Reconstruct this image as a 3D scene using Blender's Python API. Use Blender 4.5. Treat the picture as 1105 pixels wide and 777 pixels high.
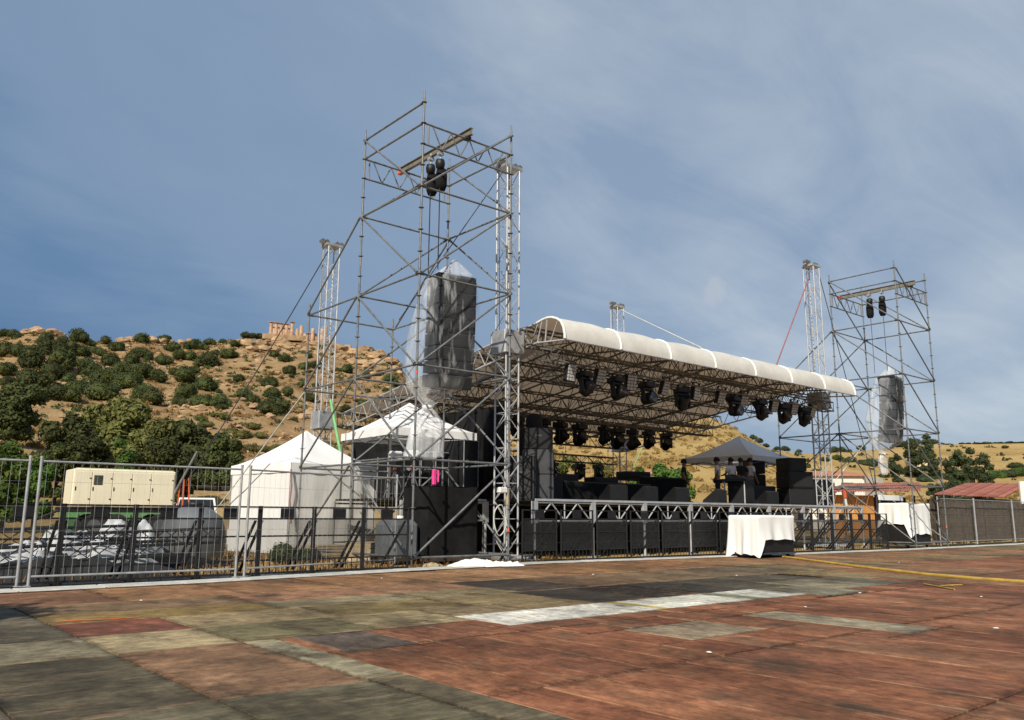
import bpy, math, random
from mathutils import Vector, Matrix, noise as mnoise
from math import sin, cos, pi, radians, sqrt, atan2, hypot
random.seed(7)
S = bpy.context.scene
for o in list(bpy.data.objects): bpy.data.objects.remove(o)
COL = S.collection

# ------------------------------------------------------------------ camera
PW, PH = 1105.0, 777.0                       # the photograph's own size
F, PITCH, ROLL, YAW, CH = 892.36, 0.18513, 0.00663, 0.86748, 1.0705
FW = Vector((cos(YAW)*cos(PITCH), sin(YAW)*cos(PITCH), sin(PITCH)))
_r0 = Vector((sin(YAW), -cos(YAW), 0)); _u0 = _r0.cross(FW)
RT = _r0*cos(ROLL) + _u0*sin(ROLL); UP = _u0*cos(ROLL) - _r0*sin(ROLL)
EYE = Vector((0, 0, CH))
cam_d = bpy.data.cameras.new('camera'); cam = bpy.data.objects.new('camera', cam_d); COL.objects.link(cam)
cam_d.sensor_width = 36; cam_d.lens = F/PW*36; cam_d.clip_end = 6000; cam_d.clip_start = 0.05
m = Matrix((RT, UP, -FW)).transposed().to_4x4(); m.translation = EYE; cam.matrix_world = m
S.camera = cam

def ray(x, y): return FW + RT*((x-PW/2)/F) - UP*((y-PH/2)/F)
def on(x, y, ax, v):
    d = ray(x, y); return EYE + d*((v-EYE[ax])/d[ax])
def dep(x, y, D): return EYE + ray(x, y)*D
def azt(x, y):
    d = ray(x, y); return atan2(d.y, d.x), d.z/hypot(d.x, d.y)

# ------------------------------------------------------------------ light
SUN_AZ = YAW + radians(163); SUN_EL = radians(37)
world = bpy.data.worlds.new('World'); S.world = world; world.use_nodes = True
wn = world.node_tree.nodes; wl = world.node_tree.links; wn.clear()
def N(nodes, t, **k):
    n = nodes.new(t)
    for a, v in k.items(): setattr(n, a, v)
    return n
w_out = N(wn, 'ShaderNodeOutputWorld'); w_bg = N(wn, 'ShaderNodeBackground'); w_bg2 = N(wn, 'ShaderNodeBackground'); w_mix = N(wn, 'ShaderNodeMixShader')
sky = N(wn, 'ShaderNodeTexSky', sky_type='NISHITA', sun_disc=False, sun_elevation=SUN_EL, sun_rotation=pi/2-SUN_AZ)
sky.air_density = 1.0; sky.dust_density = 1.5
wl.new(sky.outputs[0], w_bg.inputs[0]); w_bg.inputs[1].default_value = 0.1
tc = N(wn, 'ShaderNodeTexCoord'); sep = N(wn, 'ShaderNodeSeparateXYZ'); wl.new(tc.outputs['Generated'], sep.inputs[0])
# project the view direction on a cloud deck overhead
zc = N(wn, 'ShaderNodeMath', operation='MAXIMUM'); wl.new(sep.outputs[2], zc.inputs[0]); zc.inputs[1].default_value = 0.0
za = N(wn, 'ShaderNodeMath', operation='ADD'); wl.new(zc.outputs[0], za.inputs[0]); za.inputs[1].default_value = 0.22
dx = N(wn, 'ShaderNodeMath', operation='DIVIDE'); wl.new(sep.outputs[0], dx.inputs[0]); wl.new(za.outputs[0], dx.inputs[1])
dy = N(wn, 'ShaderNodeMath', operation='DIVIDE'); wl.new(sep.outputs[1], dy.inputs[0]); wl.new(za.outputs[0], dy.inputs[1])
cb = N(wn, 'ShaderNodeCombineXYZ'); wl.new(dx.outputs[0], cb.inputs[0]); wl.new(dy.outputs[0], cb.inputs[1])
n1 = N(wn, 'ShaderNodeTexNoise'); n1.inputs['Scale'].default_value = 0.55; n1.inputs['Detail'].default_value = 7; n1.inputs['Roughness'].default_value = 0.52; n1.inputs['Distortion'].default_value = 0.5
mp = N(wn, 'ShaderNodeMapping'); wl.new(cb.outputs[0], mp.inputs[0]); mp.inputs['Location'].default_value = (3.3, 7.1, 0)
wl.new(mp.outputs[0], n1.inputs['Vector'])
# the storm bank thins out toward +X (the right of the stage)
bank = N(wn, 'ShaderNodeMath', operation='MULTIPLY_ADD'); wl.new(sep.outputs[0], bank.inputs[0]); bank.inputs[1].default_value = 0.56; wl.new(n1.outputs[0], bank.inputs[2])
bank2 = N(wn, 'ShaderNodeMath', operation='MULTIPLY_ADD'); wl.new(sep.outputs[2], bank2.inputs[0]); bank2.inputs[1].default_value = 0.60; wl.new(bank.outputs[0], bank2.inputs[2])
n3 = N(wn, 'ShaderNodeTexNoise'); n3.inputs['Scale'].default_value = 1.7; n3.inputs['Detail'].default_value = 8; n3.inputs['Roughness'].default_value = 0.6; n3.inputs['Distortion'].default_value = 0.8
mp3 = N(wn, 'ShaderNodeMapping'); mp3.inputs['Scale'].default_value = (1, 2.2, 1); wl.new(cb.outputs[0], mp3.inputs[0]); wl.new(mp3.outputs[0], n3.inputs['Vector'])
wsp = N(wn, 'ShaderNodeMath', operation='MULTIPLY_ADD'); wl.new(n3.outputs[0], wsp.inputs[0]); wsp.inputs[1].default_value = 0.22; wl.new(bank2.outputs[0], wsp.inputs[2])
wsp2 = N(wn, 'ShaderNodeMath', operation='SUBTRACT'); wl.new(wsp.outputs[0], wsp2.inputs[0]); wsp2.inputs[1].default_value = 0.145
bank3 = N(wn, 'ShaderNodeMath', operation='MULTIPLY'); wl.new(wsp2.outputs[0], bank3.inputs[0]); bank3.inputs[1].default_value = 0.8
ramp = N(wn, 'ShaderNodeValToRGB'); wl.new(bank3.outputs[0], ramp.inputs[0])
e = ramp.color_ramp.elements
e[0].position = 0.50; e[0].color = (0.090, 0.180, 0.345, 1)
e[1].position = 0.99; e[1].color = (0.53, 0.60, 0.68, 1)
for p_, c_ in ((0.60, (0.122, 0.225, 0.392)), (0.70, (0.215, 0.315, 0.465)), (0.86, (0.275, 0.370, 0.510))):
    x = e.new(p_); x.color = (*c_, 1)
# one small puff of cloud low over the stage
d0 = ray(772, 311).normalized(); dt = N(wn, 'ShaderNodeVectorMath', operation='DISTANCE'); wl.new(tc.outputs['Generated'], dt.inputs[0]); dt.inputs[1].default_value = d0
n2 = N(wn, 'ShaderNodeTexNoise'); n2.inputs['Scale'].default_value = 34; n2.inputs['Detail'].default_value = 5; wl.new(tc.outputs['Generated'], n2.inputs['Vector'])
pr = N(wn, 'ShaderNodeMath', operation='MULTIPLY_ADD'); wl.new(n2.outputs[0], pr.inputs[0]); pr.inputs[1].default_value = -0.13; wl.new(dt.outputs['Value'], pr.inputs[2])
pm = N(wn, 'ShaderNodeMapRange', interpolation_type='SMOOTHSTEP'); wl.new(pr.outputs[0], pm.inputs[0]); pm.inputs[1].default_value = -0.046; pm.inputs[2].default_value = -0.075; pm.inputs[3].default_value = 0; pm.inputs[4].default_value = 0.6
puff = N(wn, 'ShaderNodeMix', data_type='RGBA'); wl.new(pm.outputs[0], puff.inputs[0]); wl.new(ramp.outputs[0], puff.inputs[6]); puff.inputs[7].default_value = (0.52, 0.55, 0.60, 1)
wl.new(puff.outputs[2], w_bg2.inputs[0]); w_bg2.inputs[1].default_value = 0.90
w_mix.inputs[0].default_value = 0.86
wl.new(w_bg.outputs[0], w_mix.inputs[1]); wl.new(w_bg2.outputs[0], w_mix.inputs[2]); wl.new(w_mix.outputs[0], w_out.inputs[0])

sun_d = bpy.data.lights.new('sun', 'SUN'); sun_o = bpy.data.objects.new('sun', sun_d); COL.objects.link(sun_o)
sun_d.energy = 5.0; sun_d.angle = radians(0.55); sun_d.color = (1.0, 0.93, 0.80)
sdir = Vector((cos(SUN_AZ)*cos(SUN_EL), sin(SUN_AZ)*cos(SUN_EL), sin(SUN_EL)))
sun_o.rotation_euler = (-sdir).to_track_quat('-Z', 'Y').to_euler(); sun_o.location = sdir*60
S.view_settings.view_transform = 'Standard'; S.view_settings.look = 'None'; S.view_settings.exposure = 0.14; S.view_settings.gamma = 1.0
S.view_settings.use_curve_mapping = False
S.render.engine = 'CYCLES'; S.cycles.transparent_max_bounces = 24

# ------------------------------------------------------------------ materials
M = {}
def mat(name, col, rough=0.6, metal=0.0, var=0.0, scale=4.0, spec=0.5, bump=0.0, bscale=30, col2=None, coords='Object', stretch=None, rnd=0.0, rvar=0.0):
    mt = bpy.data.materials.new(name); mt.use_nodes = True; nt = mt.node_tree; b = nt.nodes['Principled BSDF']
    b.inputs['Roughness'].default_value = rough; b.inputs['Metallic'].default_value = metal; b.inputs['Specular IOR Level'].default_value = spec
    b.inputs['Base Color'].default_value = (*col, 1)
    t = N(nt.nodes, 'ShaderNodeTexCoord'); vec = t.outputs[coords]
    if stretch:
        mpn = N(nt.nodes, 'ShaderNodeMapping'); mpn.inputs['Scale'].default_value = stretch; nt.links.new(vec, mpn.inputs[0]); vec = mpn.outputs[0]
    if var > 0 or col2:
        nz = N(nt.nodes, 'ShaderNodeTexNoise'); nz.inputs['Scale'].default_value = scale; nz.inputs['Detail'].default_value = 6; nz.inputs['Roughness'].default_value = 0.62
        nt.links.new(vec, nz.inputs['Vector'])
        r = N(nt.nodes, 'ShaderNodeValToRGB'); nt.links.new(nz.outputs[0], r.inputs[0])
        c2 = col2 if col2 else tuple(min(1, c*(1+var)) for c in col); c1 = col if col2 else tuple(c*(1-var) for c in col)
        r.color_ramp.elements[0].position = 0.35; r.color_ramp.elements[1].position = 0.65
        r.color_ramp.elements[0].color = (*c1, 1); r.color_ramp.elements[1].color = (*c2, 1)
        out = r.outputs[0]
        if rnd > 0:
            oi = N(nt.nodes, 'ShaderNodeObjectInfo'); mr = N(nt.nodes, 'ShaderNodeMapRange'); nt.links.new(oi.outputs['Random'], mr.inputs[0])
            mr.inputs[3].default_value = 1-rnd; mr.inputs[4].default_value = 1+rnd
            mx = N(nt.nodes, 'ShaderNodeVectorMath', operation='SCALE'); nt.links.new(out, mx.inputs[0]); nt.links.new(mr.outputs[0], mx.inputs['Scale']); out = mx.outputs[0]
        nt.links.new(out, b.inputs['Base Color'])
        if rvar > 0:
            mr2 = N(nt.nodes, 'ShaderNodeMapRange'); nt.links.new(nz.outputs[0], mr2.inputs[0]); mr2.inputs[3].default_value = rough-rvar; mr2.inputs[4].default_value = rough+rvar
            nt.links.new(mr2.outputs[0], b.inputs['Roughness'])
    if bump > 0:
        nb = N(nt.nodes, 'ShaderNodeTexNoise'); nb.inputs['Scale'].default_value = bscale; nb.inputs['Detail'].default_value = 4; nt.links.new(vec, nb.inputs['Vector'])
        bp = N(nt.nodes, 'ShaderNodeBump'); bp.inputs['Strength'].default_value = bump; bp.inputs['Distance'].default_value = 0.03
        nt.links.new(nb.outputs[0], bp.inputs['Height']); nt.links.new(bp.outputs[0], b.inputs['Normal'])
    M[name] = mt
    return mt
def thin_translucent(name, col, transl, rough=0.6, var=0.06, scale=1.5, colb=None, bump=0.0, stretch=None):
    """fabric: diffuse plus translucent light from the far side, optional other colour on the inside"""
    mt = mat(name, col, rough, 0, var, scale, 0.3, bump, 3.0, stretch=stretch); nt = mt.node_tree; b = nt.nodes['Principled BSDF']; o = nt.nodes['Material Output']
    src = b.inputs['Base Color'].links[0].from_socket
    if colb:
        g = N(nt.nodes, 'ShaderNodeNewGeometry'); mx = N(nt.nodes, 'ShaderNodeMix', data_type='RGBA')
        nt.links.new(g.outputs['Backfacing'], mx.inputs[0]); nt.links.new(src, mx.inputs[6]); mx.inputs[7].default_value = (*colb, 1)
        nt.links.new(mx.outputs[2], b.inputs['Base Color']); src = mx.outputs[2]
    tr = N(nt.nodes, 'ShaderNodeBsdfTranslucent'); nt.links.new(src, tr.inputs[0]); ms = N(nt.nodes, 'ShaderNodeMixShader'); ms.inputs[0].default_value = transl
    nt.links.new(b.outputs[0], ms.inputs[1]); nt.links.new(tr.outputs[0], ms.inputs[2]); nt.links.new(ms.outputs[0], o.inputs[0])
    return mt
def see_through(name, col, alpha, rough=0.5, var=0.2, scale=3.0, spec=0.5, bump=0.0, bscale=8, stretch=None, avar=0.0):
    mt = mat(name, col, rough, 0, var, scale, spec, bump, bscale, stretch=stretch); nt = mt.node_tree; b = nt.nodes['Principled BSDF']; o = nt.nodes['Material Output']
    tr = N(nt.nodes, 'ShaderNodeBsdfTransparent'); ms = N(nt.nodes, 'ShaderNodeMixShader'); ms.inputs[0].default_value = alpha
    if avar > 0:
        nz = N(nt.nodes, 'ShaderNodeTexNoise'); nz.inputs['Scale'].default_value = 2.2; nz.inputs['Detail'].default_value = 5; t = N(nt.nodes, 'ShaderNodeTexCoord'); mpn = N(nt.nodes, 'ShaderNodeMapping')
        mpn.inputs['Scale'].default_value = (3.4, 3.4, .55); nt.links.new(t.outputs['Object'], mpn.inputs[0]); nt.links.new(mpn.outputs[0], nz.inputs['Vector'])
        mr = N(nt.nodes, 'ShaderNodeMapRange'); nt.links.new(nz.outputs[0], mr.inputs[0]); mr.inputs[1].default_value = .44; mr.inputs[2].default_value = .74; mr.inputs[3].default_value = alpha-avar*.6; mr.inputs[4].default_value = alpha+avar*2.4
        nt.links.new(mr.outputs[0], ms.inputs[0])
    nt.links.new(tr.outputs[0], ms.inputs[1]); nt.links.new(b.outputs[0], ms.inputs[2]); nt.links.new(ms.outputs[0], o.inputs[0])
    return mt

mat('galvanised', (0.165, 0.17, 0.17), 0.48, 0.3, 0.25, 6, bump=0.0, rvar=.12)
mat('fence_steel', (0.36, 0.365, 0.37), 0.45, 0.3, 0.2, 6)
mat('aluminium', (0.50, 0.505, 0.51), 0.42, 0.35, 0.12, 5, rvar=.1)
mat('aluminium_dull_shaded', (0.13, 0.125, 0.115), 0.55, 0.2, 0.25, 5)  # same aluminium with under-roof shade put into the colour; also used on small fittings
mat('block_metal', (0.42, 0.43, 0.44), 0.45, 0.5, 0.25, 3)
mat('black_steel', (0.016, 0.016, 0.017), 0.45, 0.2, 0.35, 6)
mat('black_box', (0.007, 0.007, 0.0075), 0.55, 0, 0.4, 4)
mat('black_cloth', (0.009, 0.009, 0.0095), 0.9, 0, 0.45, 2.5, spec=.2, bump=.4, bscale=4)
mat('grille', (0.010, 0.010, 0.011), 0.7, 0, 0.3, 60)
mat('array_box', (0.022, 0.026, 0.032), 0.6, 0, 0.3, 3)
mat('grey_box', (0.045, 0.047, 0.05), 0.6, 0, 0.3, 3)
mat('lens_glass', (0.02, 0.02, 0.025), 0.08, 0, 0.1, 3)
mat('led_panel', (0.46, 0.46, 0.45), 0.35, 0.1, 0.2, 9)
mat('stage_board', (0.014, 0.013, 0.012), 0.6, 0, 0.5, 3)
mat('dark_timber', (0.045, 0.03, 0.022), 0.7, 0, 0.4, 5)
mat('white_paint', (0.70, 0.69, 0.65), 0.5, 0, 0.05, 2)
mat('cream_paint', (0.72, 0.67, 0.51), 0.42, 0, 0.05, 1.2)
mat('green_paint', (0.10, 0.24, 0.10), 0.5, 0, 0.2, 3)
mat('rubber', (0.02, 0.02, 0.02), 0.8, 0, 0.3, 10)
mat('orange_strap', (0.55, 0.10, 0.035), 0.7, 0, 0.2, 5)
mat('red_strap', (0.30, 0.10, 0.09), 0.7, 0, 0.2, 5)
mat('pink_strap', (0.75, 0.05, 0.26), 0.7, 0, 0.2, 5)
mat('green_strap', (0.18, 0.42, 0.17), 0.7, 0, 0.15, 5)
mat('pale_strap', (0.55, 0.55, 0.50), 0.8, 0, 0.15, 5)
mat('rope_dark', (0.03, 0.03, 0.035), 0.8, 0, 0.2, 5)
mat('yellow_cable', (0.42, 0.27, 0.05), 0.6, 0, 0.25, 4)
mat('i_beam', (0.20, 0.185, 0.15), 0.55, 0.2, 0.25, 4)
mat('concrete_plate', (0.48, 0.47, 0.43), 0.7, 0, 0.22, 3.5, bump=.2, bscale=25, rnd=.12)
mat('stone', (0.25, 0.155, 0.08), 0.9, 0, 0.0, .45, col2=(0.44, 0.30, 0.17), bump=1.0, bscale=.6, rnd=.18)
mat('temple_stone', (0.34, 0.20, 0.115), 0.9, 0, 0.0, .5, col2=(0.56, 0.38, 0.25), bump=.5, bscale=1.5)
mat('house_wall', (0.66, 0.62, 0.55), 0.85, 0, 0.08, .8)
mat('yellow_wall', (0.62, 0.52, 0.30), 0.85, 0, 0.1, .8)
mat('orange_board', (0.52, 0.22, 0.05), 0.7, 0, 0.0, 3, col2=(0.62, 0.30, 0.09), stretch=(6, 6, .4), rnd=.1)
mat('rust_roof', (0.30, 0.085, 0.06), 0.75, 0, 0.0, 1.1, col2=(0.42, 0.17, 0.11), bump=.1, bscale=4, rnd=.12)
mat('tile_roof', (0.40, 0.15, 0.09), 0.85, 0, 0.0, 1.5, col2=(0.50, 0.21, 0.13))
mat('reed', (0.024, 0.017, 0.010), 0.95, 0, 0.0, 5, col2=(0.085, 0.060, 0.036), stretch=(14, 14, 1.2), bump=.8, bscale=25, rnd=.25)
mat('bark', (0.07, 0.05, 0.035), 0.95, 0, 0.35, 4, bump=.6, bscale=12)
mat('skin', (0.30, 0.17, 0.11), 0.6, 0, 0.1, 4)
mat('shirt_white', (0.82, 0.83, 0.85), 0.9, 0, 0.05, 4)
mat('shirt_black', (0.02, 0.02, 0.022), 0.9, 0, 0.3, 4)
mat('trousers', (0.03, 0.033, 0.045), 0.9, 0, 0.3, 4)
mat('hair', (0.012, 0.009, 0.007), 0.7, 0, 0.3, 9)
mat('box_wood', (0.36, 0.28, 0.17), 0.85, 0, 0.25, 4)
mat('grey_tank', (0.12, 0.13, 0.14), 0.6, 0, 0.15, 2)
mat('paper', (0.72, 0.72, 0.70), 0.8, 0, 0.05, 2)
mat('drape_white', (0.75, 0.75, 0.72), 0.85, 0, 0.04, 1.2, spec=.2, bump=.25, bscale=3)
mat('tarp_grey', (0.018, 0.019, 0.02), 0.85, 0, 0.3, 2.0, bump=.5, bscale=4)
mat('tarp_white', (0.72, 0.73, 0.74), 0.5, 0, 0.12, 2.0, bump=.5, bscale=5)
thin_translucent('tent_fabric', (0.86, 0.86, 0.85), 0.16, 0.6, 0.03, 1.2)
thin_translucent('tent_wall', (0.82, 0.82, 0.80), 0.22, 0.65, 0.03, 1.5, bump=.3, stretch=(3, 3, .5))
thin_translucent('grey_tent_fabric', (0.84, 0.85, 0.87), 0.2, 0.6, 0.04, 1.2)
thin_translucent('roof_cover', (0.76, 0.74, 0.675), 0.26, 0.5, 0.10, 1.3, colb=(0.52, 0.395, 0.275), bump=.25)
see_through('plastic_film', (0.78, 0.80, 0.82), 0.2, 0.3, 0.06, 3, 0.5, 0.6, 4, (1, 1, .3), .1)
nt = M['plastic_film'].node_tree; ms_ = next(n for n in nt.nodes if n.type == 'MIX_SHADER'); old = ms_.inputs[0].links[0].from_node
old.inputs[1].default_value = .54; old.inputs[2].default_value = .78; old.inputs[3].default_value = 0.0; old.inputs[4].default_value = .34
at_ = N(nt.nodes, 'ShaderNodeAttribute', attribute_name='bunch'); ad_ = N(nt.nodes, 'ShaderNodeMath', operation='ADD', use_clamp=True)     # film is denser where it is gathered
nt.links.new(old.outputs[0], ad_.inputs[0]); nt.links.new(at_.outputs['Fac'], ad_.inputs[1]); nt.links.new(ad_.outputs[0], ms_.inputs[0])
see_through('mesh_sheet', (0.020, 0.021, 0.021), 0.25, 0.6, 0.35, 2.5)
see_through('dense_mesh', (0.018, 0.019, 0.019), 0.46, 0.6, 0.35, 2.5)
see_through('wire_infill', (0.40, 0.41, 0.42), 0.9, 0.4)
see_through('screen_net', (0.03, 0.033, 0.03), 0.7, 0.8)
see_through('window_glass', (0.05, 0.06, 0.05), 0.8, 0.1)

def leaf_mat(name, c1, c2, rnd=.3):
    mt = bpy.data.materials.new(name); mt.use_nodes = True; nt = mt.node_tree; b = nt.nodes['Principled BSDF']; o = nt.nodes['Material Output']
    t = N(nt.nodes, 'ShaderNodeTexCoord'); nz = N(nt.nodes, 'ShaderNodeTexNoise'); nz.inputs['Scale'].default_value = 1.6; nz.inputs['Detail'].default_value = 5
    nt.links.new(t.outputs['Object'], nz.inputs['Vector']); r = N(nt.nodes, 'ShaderNodeValToRGB'); nt.links.new(nz.outputs[0], r.inputs[0])
    r.color_ramp.elements[0].position = .36; r.color_ramp.elements[1].position = .66; r.color_ramp.elements[0].color = (*c1, 1); r.color_ramp.elements[1].color = (*c2, 1)
    oi = N(nt.nodes, 'ShaderNodeObjectInfo'); hs = N(nt.nodes, 'ShaderNodeHueSaturation'); nt.links.new(r.outputs[0], hs.inputs['Color'])
    mr = N(nt.nodes, 'ShaderNodeMapRange'); nt.links.new(oi.outputs['Random'], mr.inputs[0]); mr.inputs[3].default_value = 1-rnd; mr.inputs[4].default_value = 1+rnd; nt.links.new(mr.outputs[0], hs.inputs['Value'])
    mr = N(nt.nodes, 'ShaderNodeMapRange'); nt.links.new(oi.outputs['Random'], mr.inputs[0]); mr.inputs[3].default_value = .475; mr.inputs[4].default_value = .51; nt.links.new(mr.outputs[0], hs.inputs['Hue'])
    nt.links.new(hs.outputs[0], b.inputs['Base Color']); b.inputs['Roughness'].default_value = .75; b.inputs['Specular IOR Level'].default_value = .25
    tr = N(nt.nodes, 'ShaderNodeBsdfTranslucent'); nt.links.new(hs.outputs[0], tr.inputs[0]); ms = N(nt.nodes, 'ShaderNodeMixShader'); ms.inputs[0].default_value = .25
    nt.links.new(b.outputs[0], ms.inputs[1]); nt.links.new(tr.outputs[0], ms.inputs[2]); nt.links.new(ms.outputs[0], o.inputs[0]); M[name] = mt
leaf_mat('shrub_leaf', (0.034, 0.048, 0.014), (0.098, 0.118, 0.034))
leaf_mat('olive_leaf', (0.070, 0.080, 0.022), (0.20, 0.195, 0.055), .2)
leaf_mat('green_leaf', (0.030, 0.065, 0.012), (0.10, 0.17, 0.03), .2)
leaf_mat('far_leaf', (0.030, 0.048, 0.020), (0.075, 0.095, 0.038), .25)
leaf_mat('dry_leaf', (0.16, 0.10, 0.03), (0.30, 0.20, 0.07), .2)

def ground_mat():
    mt = bpy.data.materials.new('soil'); mt.use_nodes = True; nt = mt.node_tree; b = nt.nodes['Principled BSDF']; b.inputs['Roughness'].default_value = .95; b.inputs['Specular IOR Level'].default_value = .15
    t = N(nt.nodes, 'ShaderNodeTexCoord')
    def nz(s, d=8, r=.6, vec=None):
        n = N(nt.nodes, 'ShaderNodeTexNoise'); n.inputs['Scale'].default_value = s; n.inputs['Detail'].default_value = d; n.inputs['Roughness'].default_value = r; nt.links.new(vec or t.outputs['Object'], n.inputs['Vector']); return n
    def ramp(src, *st):
        r = N(nt.nodes, 'ShaderNodeValToRGB'); nt.links.new(src, r.inputs[0]); el = r.color_ramp.elements
        el[0].position, el[0].color = st[0][0], (*st[0][1], 1); el[1].position, el[1].color = st[-1][0], (*st[-1][1], 1)
        for p, c in st[1:-1]: q = el.new(p); q.color = (*c, 1)
        return r.outputs[0]
    def mix(f, a, c2):
        x = N(nt.nodes, 'ShaderNodeMix', data_type='RGBA'); nt.links.new(f, x.inputs[0]); nt.links.new(a, x.inputs[6]); nt.links.new(c2, x.inputs[7]); return x.outputs[2]
    soil = ramp(nz(.09).outputs[0], (.30, (.165, .10, .045)), (.5, (.275, .178, .088)), (.72, (.38, .265, .148)))
    straw = ramp(nz(.05, 9, .66).outputs[0], (.30, (.28, .175, .06)), (.5, (.40, .27, .10)), (.75, (.50, .36, .15)))
    att = N(nt.nodes, 'ShaderNodeAttribute', attribute_name='straw')
    c = mix(att.outputs['Fac'], soil, straw)
    # small dark tussocks and low scrub
    spot = ramp(nz(.55, 4, .7).outputs[0], (.58, (0, 0, 0)), (.66, (1, 1, 1)))
    patch = ramp(nz(.045, 3).outputs[0], (.42, (0, 0, 0)), (.6, (1, 1, 1)))
    mm = N(nt.nodes, 'ShaderNodeMath', operation='MULTIPLY'); nt.links.new(spot, mm.inputs[0]); nt.links.new(patch, mm.inputs[1])
    m3 = N(nt.nodes, 'ShaderNodeMath', operation='MULTIPLY'); nt.links.new(mm.outputs[0], m3.inputs[0]); m3.inputs[1].default_value = .75
    scrub = N(nt.nodes, 'ShaderNodeRGB'); scrub.outputs[0].default_value = (.12, .095, .035, 1)
    c = mix(m3.outputs[0], c, scrub.outputs[0])
    fine = nz(3.0, 6, .7)
    fr = N(nt.nodes, 'ShaderNodeMapRange'); nt.links.new(fine.outputs[0], fr.inputs[0]); fr.inputs[1].default_value = .3; fr.inputs[2].default_value = .7; fr.inputs[3].default_value = .8; fr.inputs[4].default_value = 1.2
    vm = N(nt.nodes, 'ShaderNodeVectorMath', operation='SCALE'); nt.links.new(c, vm.inputs[0]); nt.links.new(fr.outputs[0], vm.inputs['Scale'])
    nt.links.new(vm.outputs[0], b.inputs['Base Color'])
    bp = N(nt.nodes, 'ShaderNodeBump'); bp.inputs['Strength'].default_value = .7; bp.inputs['Distance'].default_value = .6; nt.links.new(nz(.6, 8, .7).outputs[0], bp.inputs['Height']); nt.links.new(bp.outputs[0], b.inputs['Normal'])
    M['soil'] = mt
ground_mat()

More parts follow.
